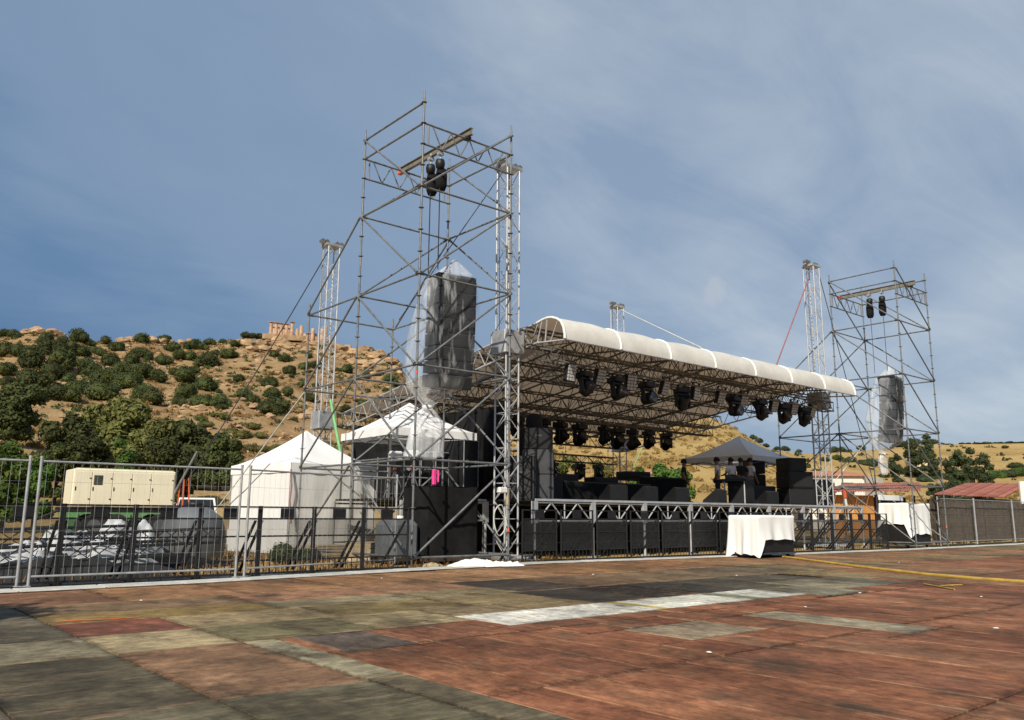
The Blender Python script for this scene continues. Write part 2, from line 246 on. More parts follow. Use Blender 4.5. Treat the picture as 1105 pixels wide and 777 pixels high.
def board_mat():
    """weathered deck boards: colour from the object's own colour, grain along the board, stains and scuffs"""
    mt = bpy.data.materials.new('deck_board'); mt.use_nodes = True; nt = mt.node_tree; b = nt.nodes['Principled BSDF']
    t = N(nt.nodes, 'ShaderNodeTexCoord'); oi = N(nt.nodes, 'ShaderNodeObjectInfo')
    off = N(nt.nodes, 'ShaderNodeVectorMath', operation='SCALE'); off.inputs[0].default_value = (37, 53, 11); nt.links.new(oi.outputs['Random'], off.inputs['Scale'])
    ad = N(nt.nodes, 'ShaderNodeVectorMath', operation='ADD'); nt.links.new(t.outputs['Object'], ad.inputs[0]); nt.links.new(off.outputs[0], ad.inputs[1])
    def nz(sc, d, r, vec):
        mp = N(nt.nodes, 'ShaderNodeMapping'); mp.inputs['Scale'].default_value = sc; nt.links.new(vec, mp.inputs[0])
        n = N(nt.nodes, 'ShaderNodeTexNoise'); n.inputs['Scale'].default_value = 1; n.inputs['Detail'].default_value = d; n.inputs['Roughness'].default_value = r; nt.links.new(mp.outputs[0], n.inputs['Vector']); return n.outputs[0]
    def rng(src, a, c, lo, hi):
        m_ = N(nt.nodes, 'ShaderNodeMapRange'); nt.links.new(src, m_.inputs[0]); m_.inputs[1].default_value = a; m_.inputs[2].default_value = c; m_.inputs[3].default_value = lo; m_.inputs[4].default_value = hi; return m_.outputs[0]
    def mul(a, c):
        m_ = N(nt.nodes, 'ShaderNodeMath', operation='MULTIPLY'); nt.links.new(a, m_.inputs[0]); nt.links.new(c, m_.inputs[1]); return m_.outputs[0]
    v = ad.outputs[0]
    grain = nz((26, 4.2, 1), 7, .72, v); blot = nz((2.8, 2.0, 1), 7, .68, v); speck = nz((11, 8, 1), 6, .78, v)
    geo = N(nt.nodes, 'ShaderNodeNewGeometry'); big = nz((.55, .42, 1), 6, .6, geo.outputs['Position']); wet = nz((1.5, .9, 1), 7, .68, geo.outputs['Position'])
    f = mul(mul(rng(grain, .3, .7, .66, 1.28), rng(blot, .3, .7, .55, 1.42)), mul(rng(speck, .35, .68, .60, 1.32), rng(big, .32, .66, .60, 1.32)))
    sc = N(nt.nodes, 'ShaderNodeVectorMath', operation='SCALE'); nt.links.new(oi.outputs['Color'], sc.inputs[0]); nt.links.new(f, sc.inputs['Scale'])
    # dirt rubbed into the edges
    gs = N(nt.nodes, 'ShaderNodeSeparateXYZ'); nt.links.new(t.outputs['Generated'], gs.inputs[0])
    def m2(op, a, c):
        m_ = N(nt.nodes, 'ShaderNodeMath', operation=op)
        for q, w_ in enumerate((a, c)):
            if isinstance(w_, (int, float)): m_.inputs[q].default_value = w_
            else: nt.links.new(w_, m_.inputs[q])
        return m_.outputs[0]
    ex = m2('SUBTRACT', .5, m2('ABSOLUTE', m2('SUBTRACT', gs.outputs[0], .5), 0)); ey = m2('SUBTRACT', .5, m2('ABSOLUTE', m2('SUBTRACT', gs.outputs[1], .5), 0))
    ed = m2('ADD', ey, m2('MULTIPLY', m2('SUBTRACT', speck, .5), .16))
    sc2 = N(nt.nodes, 'ShaderNodeVectorMath', operation='SCALE'); nt.links.new(sc.outputs[0], sc2.inputs[0]); nt.links.new(rng(ed, 0, .06, .55, 1.0), sc2.inputs['Scale']); sc = sc2
    rub = mul(rng(m2('ADD', ex, m2('MULTIPLY', m2('SUBTRACT', grain, .5), .05)), .012, .03, 1, 0), rng(blot, .45, .6, 0, .55))
    # worn pale scuffs along the grain
    scf = mul(rng(nz((11, 1.5, 1), 6, .75, v), .52, .68, 0, 1), rng(nz((1.6, 1.0, 1), 3, .5, v), .42, .62, 0, .75))
    pale = N(nt.nodes, 'ShaderNodeMix', data_type='RGBA'); nt.links.new(scf, pale.inputs[0]); nt.links.new(sc.outputs[0], pale.inputs[6]); pale.inputs[7].default_value = (.30, .21, .125, 1)
    # dark water stains and rot
    stn = mul(rng(wet, .50, .64, 0, .9), rng(blot, .38, .58, .25, 1))
    pl2 = N(nt.nodes, 'ShaderNodeMix', data_type='RGBA'); nt.links.new(rub, pl2.inputs[0]); nt.links.new(pale.outputs[2], pl2.inputs[6]); pl2.inputs[7].default_value = (.34, .22, .13, 1); pale = pl2
    dk = N(nt.nodes, 'ShaderNodeMix', data_type='RGBA'); nt.links.new(stn, dk.inputs[0]); nt.links.new(pale.outputs[2], dk.inputs[6]); dk.inputs[7].default_value = (.040, .030, .020, 1)
    nt.links.new(dk.outputs[2], b.inputs['Base Color'])
    nt.links.new(rng(blot, .3, .7, .72, .95), b.inputs['Roughness']); b.inputs['Specular IOR Level'].default_value = .14
    bp = N(nt.nodes, 'ShaderNodeBump'); bp.inputs['Strength'].default_value = .35; bp.inputs['Distance'].default_value = .006; nt.links.new(grain, bp.inputs['Height']); nt.links.new(bp.outputs[0], b.inputs['Normal'])
    M['deck_board'] = mt
board_mat()

# ------------------------------------------------------------------ mesh helpers
class MB:
    def __init__(s): s.v = []; s.f = []; s.sm = []
    def add(s, v, f, smooth=False):
        o = len(s.v); s.v += [tuple(p) for p in v]; s.f += [tuple(i+o for i in q) for q in f]; s.sm += [smooth]*len(f); return s
    def box(s, a, b):
        (x0, y0, z0), (x1, y1, z1) = a, b
        return s.add([(x0,y0,z0),(x1,y0,z0),(x1,y1,z0),(x0,y1,z0),(x0,y0,z1),(x1,y0,z1),(x1,y1,z1),(x0,y1,z1)], [(0,3,2,1),(4,5,6,7),(0,1,5,4),(1,2,6,5),(2,3,7,6),(3,0,4,7)])
    def bbox(s, a, b, r=.02):
        """box with chamfered edges"""
        (x0, y0, z0), (x1, y1, z1) = a, b; v = []; f = []
        r = min(r, (x1-x0)/2.1, (y1-y0)/2.1, (z1-z0)/2.1)
        def rect(xa, ya, xb, yb, z, k):
            return [(xa+k,ya,z),(xb-k,ya,z),(xb,ya+k,z),(xb,yb-k,z),(xb-k,yb,z),(xa+k,yb,z),(xa,yb-k,z),(xa,ya+k,z)]
        rings = [rect(x0+r,y0+r,x1-r,y1-r,z0,r*.3), rect(x0,y0,x1,y1,z0+r,r), rect(x0,y0,x1,y1,z1-r,r), rect(x0+r,y0+r,x1-r,y1-r,z1,r*.3)]
        for q in rings: v += q
        for i in range(3):
            for j in range(8): f.append((i*8+j, i*8+(j+1)%8, (i+1)*8+(j+1)%8, (i+1)*8+j))
        f.append(tuple(range(7, -1, -1))); f.append(tuple(range(24, 32)))
        return s.add(v, f)
    def tube(s, a, b, r, n=6, r2=None, cap=True):
        a = Vector(a); b = Vector(b); d = b-a
        if d.length < 1e-6: return s
        d.normalize(); u = d.orthogonal().normalized(); w = d.cross(u); r2 = r if r2 is None else r2
        v = [a+(u*cos(2*pi*i/n)+w*sin(2*pi*i/n))*r for i in range(n)]+[b+(u*cos(2*pi*i/n)+w*sin(2*pi*i/n))*r2 for i in range(n)]
        f = [(i, (i+1)%n, n+(i+1)%n, n+i) for i in range(n)]
        s.add(v, f, n >= 6)
        if cap: s.add(v, [tuple(range(n-1, -1, -1)), tuple(range(n, 2*n))])
        return s
    def path(s, pts, r, n=6):
        pts = [Vector(p) for p in pts]; v = []; u = None
        for i, p in enumerate(pts):
            d = (pts[min(i+1, len(pts)-1)]-pts[max(i-1, 0)]).normalized()
            u = d.orthogonal().normalized() if u is None else (u-d*u.dot(d)).normalized()
            w = d.cross(u); rr = r[i] if isinstance(r, (list, tuple)) else r
            v += [p+(u*cos(2*pi*k/n)+w*sin(2*pi*k/n))*rr for k in range(n)]
        f = [(i*n+k, i*n+(k+1)%n, (i+1)*n+(k+1)%n, (i+1)*n+k) for i in range(len(pts)-1) for k in range(n)]
        s.add(v, f, True); s.add(v[:n], [tuple(range(n-1, -1, -1))]); s.add(v[-n:], [tuple(range(n))]); return s
    def grid(s, fn, nu, nv, smooth=True):
        v = [fn(i/nu, j/nv) for j in range(nv+1) for i in range(nu+1)]
        return s.add(v, [(j*(nu+1)+i, j*(nu+1)+i+1, (j+1)*(nu+1)+i+1, (j+1)*(nu+1)+i) for j in range(nv) for i in range(nu)], smooth)
    def lathe(s, prof, n=12, c=(0, 0, 0)):
        v = [(c[0]+r*cos(2*pi*k/n), c[1]+r*sin(2*pi*k/n), c[2]+z) for r, z in prof for k in range(n)]
        return s.add(v, [(i*n+k, i*n+(k+1)%n, (i+1)*n+(k+1)%n, (i+1)*n+k) for i in range(len(prof)-1) for k in range(n)], True)
    def quadbox(s, q, t):
        """a slab: four corner points q (counter-clockwise from above) thickened downward by t"""
        v = [Vector(p) for p in q]; v += [p-Vector((0, 0, t)) for p in v]
        return s.add(v, [(0,1,2,3),(7,6,5,4),(0,4,5,1),(1,5,6,2),(2,6,7,3),(3,7,4,0)])
    def mesh(s, name):
        me = bpy.data.meshes.new(name); me.from_pydata(s.v, [], s.f); me.polygons.foreach_set('use_smooth', s.sm); me.update(); return me
def tag(o, label=None, cat=None, group=None, kind=None):
    if label: o['label'] = label
    if cat: o['category'] = cat
    if group: o['group'] = group
    if kind: o['kind'] = kind
    return o
def obj(name, mb, material, parent=None, loc=None, rz=0.0):
    me = mb if isinstance(mb, bpy.types.Mesh) else mb.mesh(name)
    if material and not me.materials: me.materials.append(M[material])
    o = bpy.data.objects.new(name, me); COL.objects.link(o)
    if parent: o.parent = parent
    if loc is not None: o.location = loc
    o.rotation_euler.z = rz
    return o
def thing(name, label, cat, loc=(0, 0, 0), rz=0.0, group=None):
    o = bpy.data.objects.new(name, None); COL.objects.link(o); o.location = loc; o.rotation_euler.z = rz; o.empty_display_size = .2
    return tag(o, label, cat, group)
def copy_tree(o, parent=None):
    c = o.copy(); COL.objects.link(c)
    if parent: c.parent = parent
    for ch in list(o.children): copy_tree(ch, c)
    return c
def frame_of(a, b, up=(0, 0, 1)):
    d = (Vector(b)-Vector(a)).normalized(); up = Vector(up); sd = d.cross(up)
    if sd.length < 1e-4: sd = d.cross(Vector((1, 0, 0)))
    sd.normalize(); return d, sd, sd.cross(d)
def box_truss(mb, a, b, w, h, n, rc=.025, rd=.012, up=(0, 0, 1), sides=6):
    """four chords with zigzag lacing on all faces"""
    a = Vector(a); b = Vector(b); d, sd, u = frame_of(a, b, up); c = [(-1, -1), (1, -1), (1, 1), (-1, 1)]
    P = lambda k, t: a.lerp(b, t)+sd*(c[k][0]*w/2)+u*(c[k][1]*h/2)
    for k in range(4): mb.tube(P(k, 0), P(k, 1), rc, sides)
    for i in range(n):
        for k in range(4):
            q = (k+1) % 4
            if (i+k) % 2: mb.tube(P(k, i/n), P(q, (i+1)/n), rd, 4, cap=False)
            else: mb.tube(P(q, i/n), P(k, (i+1)/n), rd, 4, cap=False)
    for i in range(0, n+1, 2):
        for k in range(4): mb.tube(P(k, i/n), P((k+1) % 4, i/n), rd, 4, cap=False)
    return mb
def flat_truss(mb, a, b, h, n, rc=.024, rd=.013, drop=(0, 0, -1)):
    a = Vector(a); b = Vector(b); dr = Vector(drop)*h
    mb.tube(a, b, rc); mb.tube(a+dr, b+dr, rc)
    for i in range(n):
        p, q = a.lerp(b, i/n), a.lerp(b, (i+1)/n); md = (p+q)/2
        mb.tube(p, md+dr, rd, 4, cap=False); mb.tube(md+dr, q, rd, 4, cap=False)
    return mb

# ------------------------------------------------------------------ terrain
# ridge line seen above the fences: photo pixel -> bearing and slope; distance of the crest, of the foot, and how grassy it is
SKY = [(-500,380,300,70,.2),(-200,365,310,60,.15),(0,359,300,52,.15),(40,355,300,52,.15),(75,361,300,52,.12),(115,367,305,52,.1),(150,364,310,52,.1),(190,369,315,52,.08),(230,366,320,52,.06),
 (265,361,325,52,.05),(290,362,330,52,.03),(345,363,330,54,.03),(380,375,325,56,.03),(420,379,315,58,.03),(436,397,305,58,.05),(455,425,290,60,.3),(520,437,240,62,.7),(600,440,215,64,.9),(690,437,205,66,1),
 (760,443,205,68,1),(792,457,210,70,1),(830,480,240,80,.95),(870,486,300,95,.9),(920,484,340,110,.85),(960,480,370,120,.85),(1000,477,390,125,.9),(1105,475,400,130,.95),(1300,478,400,130,.9),(1700,490,380,120,.9)]
TAB = sorted([(*azt(x, y), rt, ft, st) for x, y, rt, ft, st in SKY])
def ridge(az):
    # unwrap the bearing round the camera's own
    d = (az-YAW+pi) % (2*pi)-pi; az = YAW+d
    if az <= TAB[0][0]:
        k = max(0.0, 1-(TAB[0][0]-az)/.6); return (TAB[0][1]*k+.03*(1-k), *TAB[0][2:])
    if az >= TAB[-1][0]:
        k = max(0.0, 1-(az-TAB[-1][0])/.6); return (TAB[-1][1]*k+.03*(1-k), *TAB[-1][2:])
    for p, q in zip(TAB, TAB[1:]):
        if p[0] <= az <= q[0]:
            t = (az-p[0])/(q[0]-p[0]); t2 = t*t*(3-2*t); return tuple(p[i]+(q[i]-p[i])*(t2 if i > 1 else t) for i in range(1, 5))
def fbm(x, y, s, o=4):
    return mnoise.fractal(Vector((x/s, y/s, 3.7)), 1.0, 2.0, o)
GZ = -0.035
def terr(x, y):
    r = hypot(x, y)
    if r < 40: return GZ
    t, rt, ft, st = ridge(atan2(y, x))
    if r <= ft: return GZ
    s = (r-ft)/(rt-ft); k = min(s, 1.0)
    tn = t*(k**.72)
    z = r*tn if s <= 1 else rt*t-(r-rt)*.10*min(1, (r-rt)/60)
    blend = min(1, (r-ft)/25)
    z = z*blend
    amp = min(1, s*2.5)*(2.6*(1-st)+1.0*st)
    fade = 1 if s < .8 else max(.12, 1-(s-.8)/.2)
    z += fbm(x, y, 28)*amp*fade
    # rocky ledges on the bare hill
    if st < .5:
        lg = fbm(x+90, y-40, 60, 3); q = z/3.2+lg*1.2; fr = q-math.floor(q); stepped = (math.floor(q)+min(1, max(0, (fr-.55)/.45))**1.0-lg*1.2)*3.2
        wgt = .55*min(1, s*3)*(1-st*2)*fade; z = z*(1-wgt)+stepped*wgt
    return max(z, GZ)
def ray_ground(px, py):
    d = ray(px, py); hv = hypot(d.x, d.y); last = None
    r = 30.0
    while r < 420:
        x, y = d.x/hv*r, d.y/hv*r; z = CH+d.z/hv*r
        if terr(x, y) >= z: return Vector((x, y, terr(x, y)))
        r += 1.2
    az, tn = azt(px, py); rt = ridge(az)[1]
    return Vector((cos(az)*rt, sin(az)*rt, terr(cos(az)*rt, sin(az)*rt)))
def ground_mesh():
    rs = [0.0]; r = 4.0
    while r < 60: rs.append(r); r += 6
    while r < 440: rs.append(r); r += 2.6+r*.004
    while r < 4500: rs.append(r); r *= 1.35
    azs = []; a = -pi
    while a < pi-1e-6:
        d = abs((a+pi) % (2*pi)-pi); azs.append(YAW+a); a += radians(.32 if d < radians(38) else 3.0)
    n = len(azs); v = [(0, 0, GZ)]; st = [0.9]
    for r in rs[1:]:
        for a in azs:
            x, y = cos(a)*r, sin(a)*r; v.append((x, y, terr(x, y) if r < 900 else min(terr(x, y), 0)*0-2)); 
            t, rt, ft, s_ = ridge(a); k = min(1, max(0, (r-ft)/40)); st.append(.95*(1-k)+s_*k)
    f = [(0, 1+k, 1+(k+1) % n) for k in range(n)]
    for i in range(len(rs)-2):
        for k in range(n): f.append((1+i*n+k, 1+(i+1)*n+k, 1+(i+1)*n+(k+1) % n, 1+i*n+(k+1) % n))
    me = bpy.data.meshes.new('ground'); me.from_pydata(v, [], f); at = me.attributes.new('straw', 'FLOAT', 'POINT'); at.data.foreach_set('value', st)
    me.polygons.foreach_set('use_smooth', [True]*len(f)); me.update(); return me
ground = tag(obj('ground', ground_mesh(), 'soil'), kind='structure')

# ------------------------------------------------------------------ deck of boards underfoot
deck = bpy.data.objects.new('wooden_deck', None); COL.objects.link(deck); tag(deck, kind='structure')
pan_cache = {}
def panel(x0, y0, x1, y1, col, z=0.0, name='board', gap=.008):
    turn = (y0 > 7 or x1 < 3.35) and name == 'board'          # sheets whose grain runs across
    k = (round(y1-y0, 2), round(x1-x0, 2)) if turn else (round(x1-x0, 2), round(y1-y0, 2))
    if k not in pan_cache:
        pan_cache[k] = MB().bbox((-k[0]/2+gap, -k[1]/2+gap, -.022), (k[0]/2-gap, k[1]/2-gap, 0), .003).mesh('board'); pan_cache[k].materials.append(M['deck_board'])
    o = obj(name, pan_cache[k], None, deck, ((x0+x1)/2, (y0+y1)/2, z+random.uniform(-.0035, .0035)))
    o.rotation_euler = (random.uniform(-.0012, .0012), random.uniform(-.0025, .0025), random.uniform(-.003, .003)+(pi/2 if turn else 0))
    o.color = (*col, 1); return o
RED = [(.185,.082,.046),(.21,.098,.055),(.165,.070,.040),(.225,.112,.066),(.19,.088,.052),(.17,.076,.046)]
BRN = [(.225,.135,.075),(.205,.118,.064),(.19,.115,.067),(.245,.15,.085)]
OLV = [(.165,.135,.075),(.20,.165,.095),(.13,.11,.065),(.235,.20,.125)]
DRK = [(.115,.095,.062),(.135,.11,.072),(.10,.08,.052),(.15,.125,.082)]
WHT = [(.72,.68,.58),(.68,.65,.55),(.58,.56,.47),(.60,.58,.49)]
placed = []
def put(x0, y0, x1, y1, col, z=0.0):
    placed.append((x0, y0, x1, y1)); k = random.uniform(.92, 1.08); return panel(x0, y0, x1, y1, tuple(c*k*w_ for c, w_ in zip(col, (1.22, 1.10, .98) if .05 < col[1] < .24 and col[0] < .26 else (1, 1, 1))), z)
# the sheets one can tell apart
put(2.0, 8.15, 3.0, 9.2, (.165,.068,.048)); put(2.0, 7.05, 3.0, 8.15, (.25,.215,.135)); put(1.0, 7.05, 2.0, 8.15, (.20,.19,.135)); put(1.0, 8.15, 2.0, 9.2, (.085,.08,.062)); put(1.0, 9.2, 2.0, 11.1, (.10,.092,.07))
put(2.0, 9.2, 4.4, 10.0, (.20,.15,.062)); put(4.4, 9.2, 6.4, 10.0, (.19,.17,.11)); put(6.4, 9.2, 8.0, 10.0, (.17,.15,.09)); put(2.0, 10.0, 4.4, 11.1, (.165,.115,.07)); put(4.4, 10.0, 6.4, 11.1, (.21,.12,.075)); put(6.4, 10.0, 8.0, 11.1, (.20,.12,.075))
put(3.0, 8.15, 4.6, 9.2, (.255,.21,.125)); put(4.6, 8.15, 6.3, 9.2, (.16,.13,.062)); put(6.3, 8.15, 7.75, 9.2, (.18,.145,.08)); put(3.0, 7.05, 4.35, 8.15, (.15,.14,.08)); put(4.35, 7.05, 5.5, 8.15, (.25,.215,.13)); 
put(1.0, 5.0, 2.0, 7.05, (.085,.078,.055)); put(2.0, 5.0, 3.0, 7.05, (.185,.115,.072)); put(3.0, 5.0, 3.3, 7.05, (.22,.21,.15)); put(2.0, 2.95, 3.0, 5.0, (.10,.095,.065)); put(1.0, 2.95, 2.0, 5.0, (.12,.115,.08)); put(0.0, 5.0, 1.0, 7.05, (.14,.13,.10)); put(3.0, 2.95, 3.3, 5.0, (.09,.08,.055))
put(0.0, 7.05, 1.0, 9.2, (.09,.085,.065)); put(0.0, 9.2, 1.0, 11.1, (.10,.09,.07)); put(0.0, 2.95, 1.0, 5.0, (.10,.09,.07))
for x0, x1, i in ((5.5,7.35,0),(7.35,7.85,1),(7.85,8.05,-1),(8.05,8.9,2),(8.9,9.75,2),(9.75,10.05,-1),(10.05,11.0,3)):
    put(x0, 6.5, x1, 7.45, (.50,.40,.12) if i == -1 and x0 < 8 else (.30,.30,.2) if i == -1 else WHT[i])
put(5.5, 7.45, 6.6, 8.15, (.17,.14,.085)); put(6.6, 7.45, 7.75, 8.15, (.16,.13,.075))
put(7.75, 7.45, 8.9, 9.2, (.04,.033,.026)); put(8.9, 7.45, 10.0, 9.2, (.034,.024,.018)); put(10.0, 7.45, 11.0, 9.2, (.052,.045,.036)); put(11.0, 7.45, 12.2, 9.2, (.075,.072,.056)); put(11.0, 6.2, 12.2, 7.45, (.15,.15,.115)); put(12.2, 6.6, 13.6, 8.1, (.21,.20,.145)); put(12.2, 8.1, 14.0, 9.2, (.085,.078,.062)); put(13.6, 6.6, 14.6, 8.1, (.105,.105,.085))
put(8.0, 9.2, 9.4, 11.1, (.055,.045,.036)); put(9.4, 9.2, 11.0, 11.1, (.13,.09,.058)); put(11.0, 9.2, 12.6, 11.1, (.17,.125,.08)); put(12.6, 9.2, 14.2, 11.1, (.14,.11,.075)); put(14.2, 9.2, 15.8, 11.1, (.11,.095,.07))
put(6.15, 4.75, 7.3, 5.6, (.235,.20,.145)); put(8.1, 3.75, 8.75, 5.6, (.255,.235,.175)); put(3.45, 6.05, 4.15, 7.05, (.10,.085,.075))
def covered(x0, y0, x1, y1):
    return any(x0 < b[2]-.02 and x1 > b[0]+.02 and y0 < b[3]-.02 and y1 > b[1]+.02 for b in placed)
def fill(x0, y0, x1, y1, col, minw=.16):
    """lay a board, trimmed round the boards already laid"""
    for b in placed:
        if x0 < b[2]-.02 and x1 > b[0]+.02 and y0 < b[3]-.02 and y1 > b[1]+.02:
            if b[1]-y0 > minw: fill(x0, y0, x1, b[1], col)
            if y1-b[3] > minw: fill(x0, b[3], x1, y1, col)
            ya, yb = max(y0, b[1]), min(y1, b[3])
            if b[0]-x0 > .05: fill(x0, ya, b[0], yb, col)
            if x1-b[2] > .05: fill(b[2], ya, x1, yb, col)
            return
    put(x0, y0, x1, y1, col)
# red planks laid lengthwise on the near right
for (ya, yb) in ((-2.0, .1), (.1, 2.1), (2.1, 4.1), (4.1, 6.1), (6.1, 7.45)):
    x = 3.3
    while x < 15.2:
        w = random.choice((.5, .5, .62, .44)); xr = min(x+w, 15.2)
        if xr > ya*.25 and not (yb < 2.2 and xr < 3.2): fill(x, ya, xr, yb, random.choice(RED))
        x = xr
for i in range(6):
    for ya, yb in ((-2.0, .1), (.1, 2.1), (2.1, 4.1), (4.1, 6.6)): fill(15.2+i*1.25, ya, 16.45+i*1.25, yb, random.choice(RED+BRN[:1]))
for i in range(9): fill(14.6+i*1.3, 6.6, 15.9+i*1.3, 9.2, random.choice(BRN+RED[:2]+OLV[:1]))
for i in range(7): fill(15.8+i*1.5, 9.2, 17.3+i*1.5, 11.1, random.choice(BRN+OLV[:2]+DRK[:1]))
for i in range(19):
    fill(0+i*1.6, 11.1, 1.6+i*1.6, 13.5 if not 8.0 < i*1.6 < 18 else 13.9, (.10,.09,.068) if i == 0 else random.choice(BRN+[(.205,.115,.07),(.19,.105,.066)]))
for i in range(8): fill(26.3+i*2, 9.2, 28.3+i*2, 11.1, random.choice(BRN+OLV)); fill(30.4+i*2, 11.1, 32.4+i*2, 13.5, random.choice(BRN+OLV[:2]))
for i in range(6): fill(26.3+i*2, 6.6, 28.3+i*2, 9.2, random.choice(BRN+RED[:2]))
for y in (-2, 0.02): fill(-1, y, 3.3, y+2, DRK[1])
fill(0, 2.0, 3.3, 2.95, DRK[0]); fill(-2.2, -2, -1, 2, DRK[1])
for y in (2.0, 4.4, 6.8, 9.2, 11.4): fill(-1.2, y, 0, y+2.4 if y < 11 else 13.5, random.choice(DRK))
tag(obj('under_deck', MB().box((-3, -3, -.10), (46, 13.55, -.032)), 'dark_timber', deck))
# pale threshold plates along the fence line
edge = [(.2, 12.95), (4.6, 13.04), (8.94, 13.52), (13.2, 13.92), (19.5, 13.36), (28.3, 12.82), (38, 12.94), (46, 13.05)]
def along(pts, step):
    out = []
    for (a, b) in zip(pts, pts[1:]):
        L = hypot(b[0]-a[0], b[1]-a[1]); n = max(1, round(L/step))
        for i in range(n):
            t0, t1 = i/n, (i+1)/n; out.append(((a[0]+(b[0]-a[0])*t0, a[1]+(b[1]-a[1])*t0), (a[0]+(b[0]-a[0])*t1, a[1]+(b[1]-a[1])*t1)))
    return out
for a, b in along(edge, 1.0):
    L = hypot(b[0]-a[0], b[1]-a[1]); an = atan2(b[1]-a[1], b[0]-a[0])
    mb = MB().bbox((.012, 0, .004), (L-.012, .52, .024), .006)
    for k in range(3): mb.box((.04, .1+k*.14, .0235), (L-.04, .13+k*.14, .027))
    o = obj('threshold_plate', mb, 'concrete_plate', deck, (a[0], a[1], random.uniform(0, .006)), an)

# ------------------------------------------------------------------ scaffold towers
def scaffold(label, A, mirror, cat='scaffold'):
    """a 2.57 m ring-lock tower of four tall posts with a lower outrigger bay behind; levels every 2 m up to 10.2 m"""
    T = 10.2; w = 2.57; t = thing('scaffold_tower', label, cat, (A[0], A[1], 0))
    P = {'A': (0, 0), 'B': (w, 0), 'C': (0, w), 'D': (w, w), 'E': (0, 2*w), 'F': (w, 2*w)}
    top = {'A': T+.28, 'B': T+.28, 'C': T+.28, 'D': T+.28, 'E': T-3.7, 'F': T-3.7}
    def pt(k, z): return Vector((*P[k], z))
    for k in P:
        mb = MB().tube(pt(k, .18), pt(k, top[k]-.15), .0242, 8).tube(pt(k, top[k]-.15), pt(k, top[k]), .019, 6)
        z = .2
        while z < top[k]-.1:
            x, y = P[k]; mb.lathe([(.026, z-.006), (.062, z-.005), (.062, z+.005), (.026, z+.006)], 8, (x, y, 0)); z += .5
        for zz in (2.3, 4.3, 6.3, 8.3):
            if zz < top[k]: mb.tube(pt(k, zz), pt(k, zz+.18), .029, 8)
        po = obj('standard', mb, 'galvanised', t)
        x, y = P[k]
        obj('base_jack', MB().tube((x, y, 0), (x, y, .3), .017, 6).box((x-.075, y-.075, -.034), (x+.075, y+.075, .006)).tube((x-.09, y, .17), (x+.09, y, .17), .012, 6), 'galvanised', po)
    def bar(name, a, b, r=.0242, hd=True):
        a = Vector(a); b = Vector(b); d = (b-a).normalized(); mb = MB().tube(a+d*.045, b-d*.045, r, 8)
        if hd:
            for p, s in ((a, 1), (b, -1)): mb.tube(p+d*s*.03, p+d*s*.13, .033, 6)
        return obj(name, mb, 'galvanised', t)
    L = [.2, 2.2, 4.2, 6.2, 8.2]
    for z in L:
        for a, b in (('A', 'B'), ('A', 'C'), ('B', 'D'), ('C', 'D')): bar('ledger', pt(a, z), pt(b, z))
        if z < 7:
            for a, b in (('C', 'E'), ('D', 'F'), ('E', 'F')): bar('ledger', pt(a, z), pt(b, z))
    bar('ledger', pt('A', T), pt('C', T)); bar('ledger', pt('A', T-.5), pt('C', T-.5)); bar('ledger', pt('B', T-.5), pt('D', T-.5)); bar('ledger', pt('B', T), pt('D', T))
    off = {'AB': (0, -.05), 'AC': (-.05, 0), 'BD': (.05, 0), 'CD': (0, .05), 'CE': (-.05, 0), 'DF': (.05, 0)}
    def diag(lo, zl, hi, zh):
        k = ''.join(sorted(lo+hi)); o = Vector((*off[k], 0)); bar('diagonal_brace', pt(lo, zl)+o, pt(hi, zh)+o, .0235)
    Z = [.2, 2.2, 4.2, 6.2, 8.2, 10.2]
    for i in range(5):
        zl, zh = Z[i], Z[i+1]
        if not mirror: diag('A', zl, 'B', zh); diag('C', zl, 'D', zh)
        else: diag('B', zl, 'A', zh); diag('D', zl, 'C', zh)
        diag('A', zl, 'C', zh); diag('B', zl, 'D', zh)
    for i in range(4):
        diag('E', Z[i], 'C', Z[i+1]); diag('F', Z[i], 'D', Z[i+1])
    # lattice beams carrying the hoist beam
    for a, b in (('A', 'B'), ('C', 'D')):
        mb = MB(); pa, pb = pt(a, T-.5), pt(b, T-.5); d = (pb-pa).normalized(); mb.tube(pa+d*.04, pb-d*.04, .0242, 8); mb.tube(pa+d*.04-Vector((0, 0, .5)), pb-d*.04-Vector((0, 0, .5)), .0242, 8)
        for q in (.14, w-.14): mb.tube(pa+d*q, pa+d*q-Vector((0, 0, .5)), .018, 6)
        n = 4; s = (w-.5)/n
        for i in range(n):
            x0 = .25+i*s; mb.tube(pa+d*x0, pa+d*(x0+s/2)-Vector((0, 0, .5)), .016, 6); mb.tube(pa+d*(x0+s/2)-Vector((0, 0, .5)), pa+d*(x0+s), .016, 6)
        obj('lattice_beam', mb, 'galvanised', t)
    bx = w*.47; zb = T-.47
    mb = MB()
    for dz, hh, ww in ((0, .016, .09), (.154, .016, .09), (.016, .138, .014)): mb.box((bx-ww/2, -.20, zb+dz), (bx+ww/2, w+.30, zb+dz+hh))
    ib = obj('hoist_beam', mb, 'i_beam', t)
    obj('end_marker', MB().box((bx-.055, w+.2, zb-.003), (bx+.055, w+.325, zb+.174)), 'orange_strap', ib)
    obj('beam_clamp', MB().box((bx-.07, -.09, zb-.05), (bx+.07, .09, zb-.003)), 'rope_dark', ib)
    for zz in (4.05,): obj('tape_band', MB().tube(pt('A', zz-.06), pt('A', zz+.02), .0275, 8), 'orange_strap', t)
    obj('tape_band', MB().tube(pt('B', .68), pt('B', .78), .0275, 8), 'orange_strap', t)
    return t
TL = (9.62, 14.46); TR = (29.93, 13.38)
scaffold('tall galvanised scaffold tower nearest the camera, left of the stage', TL, False)
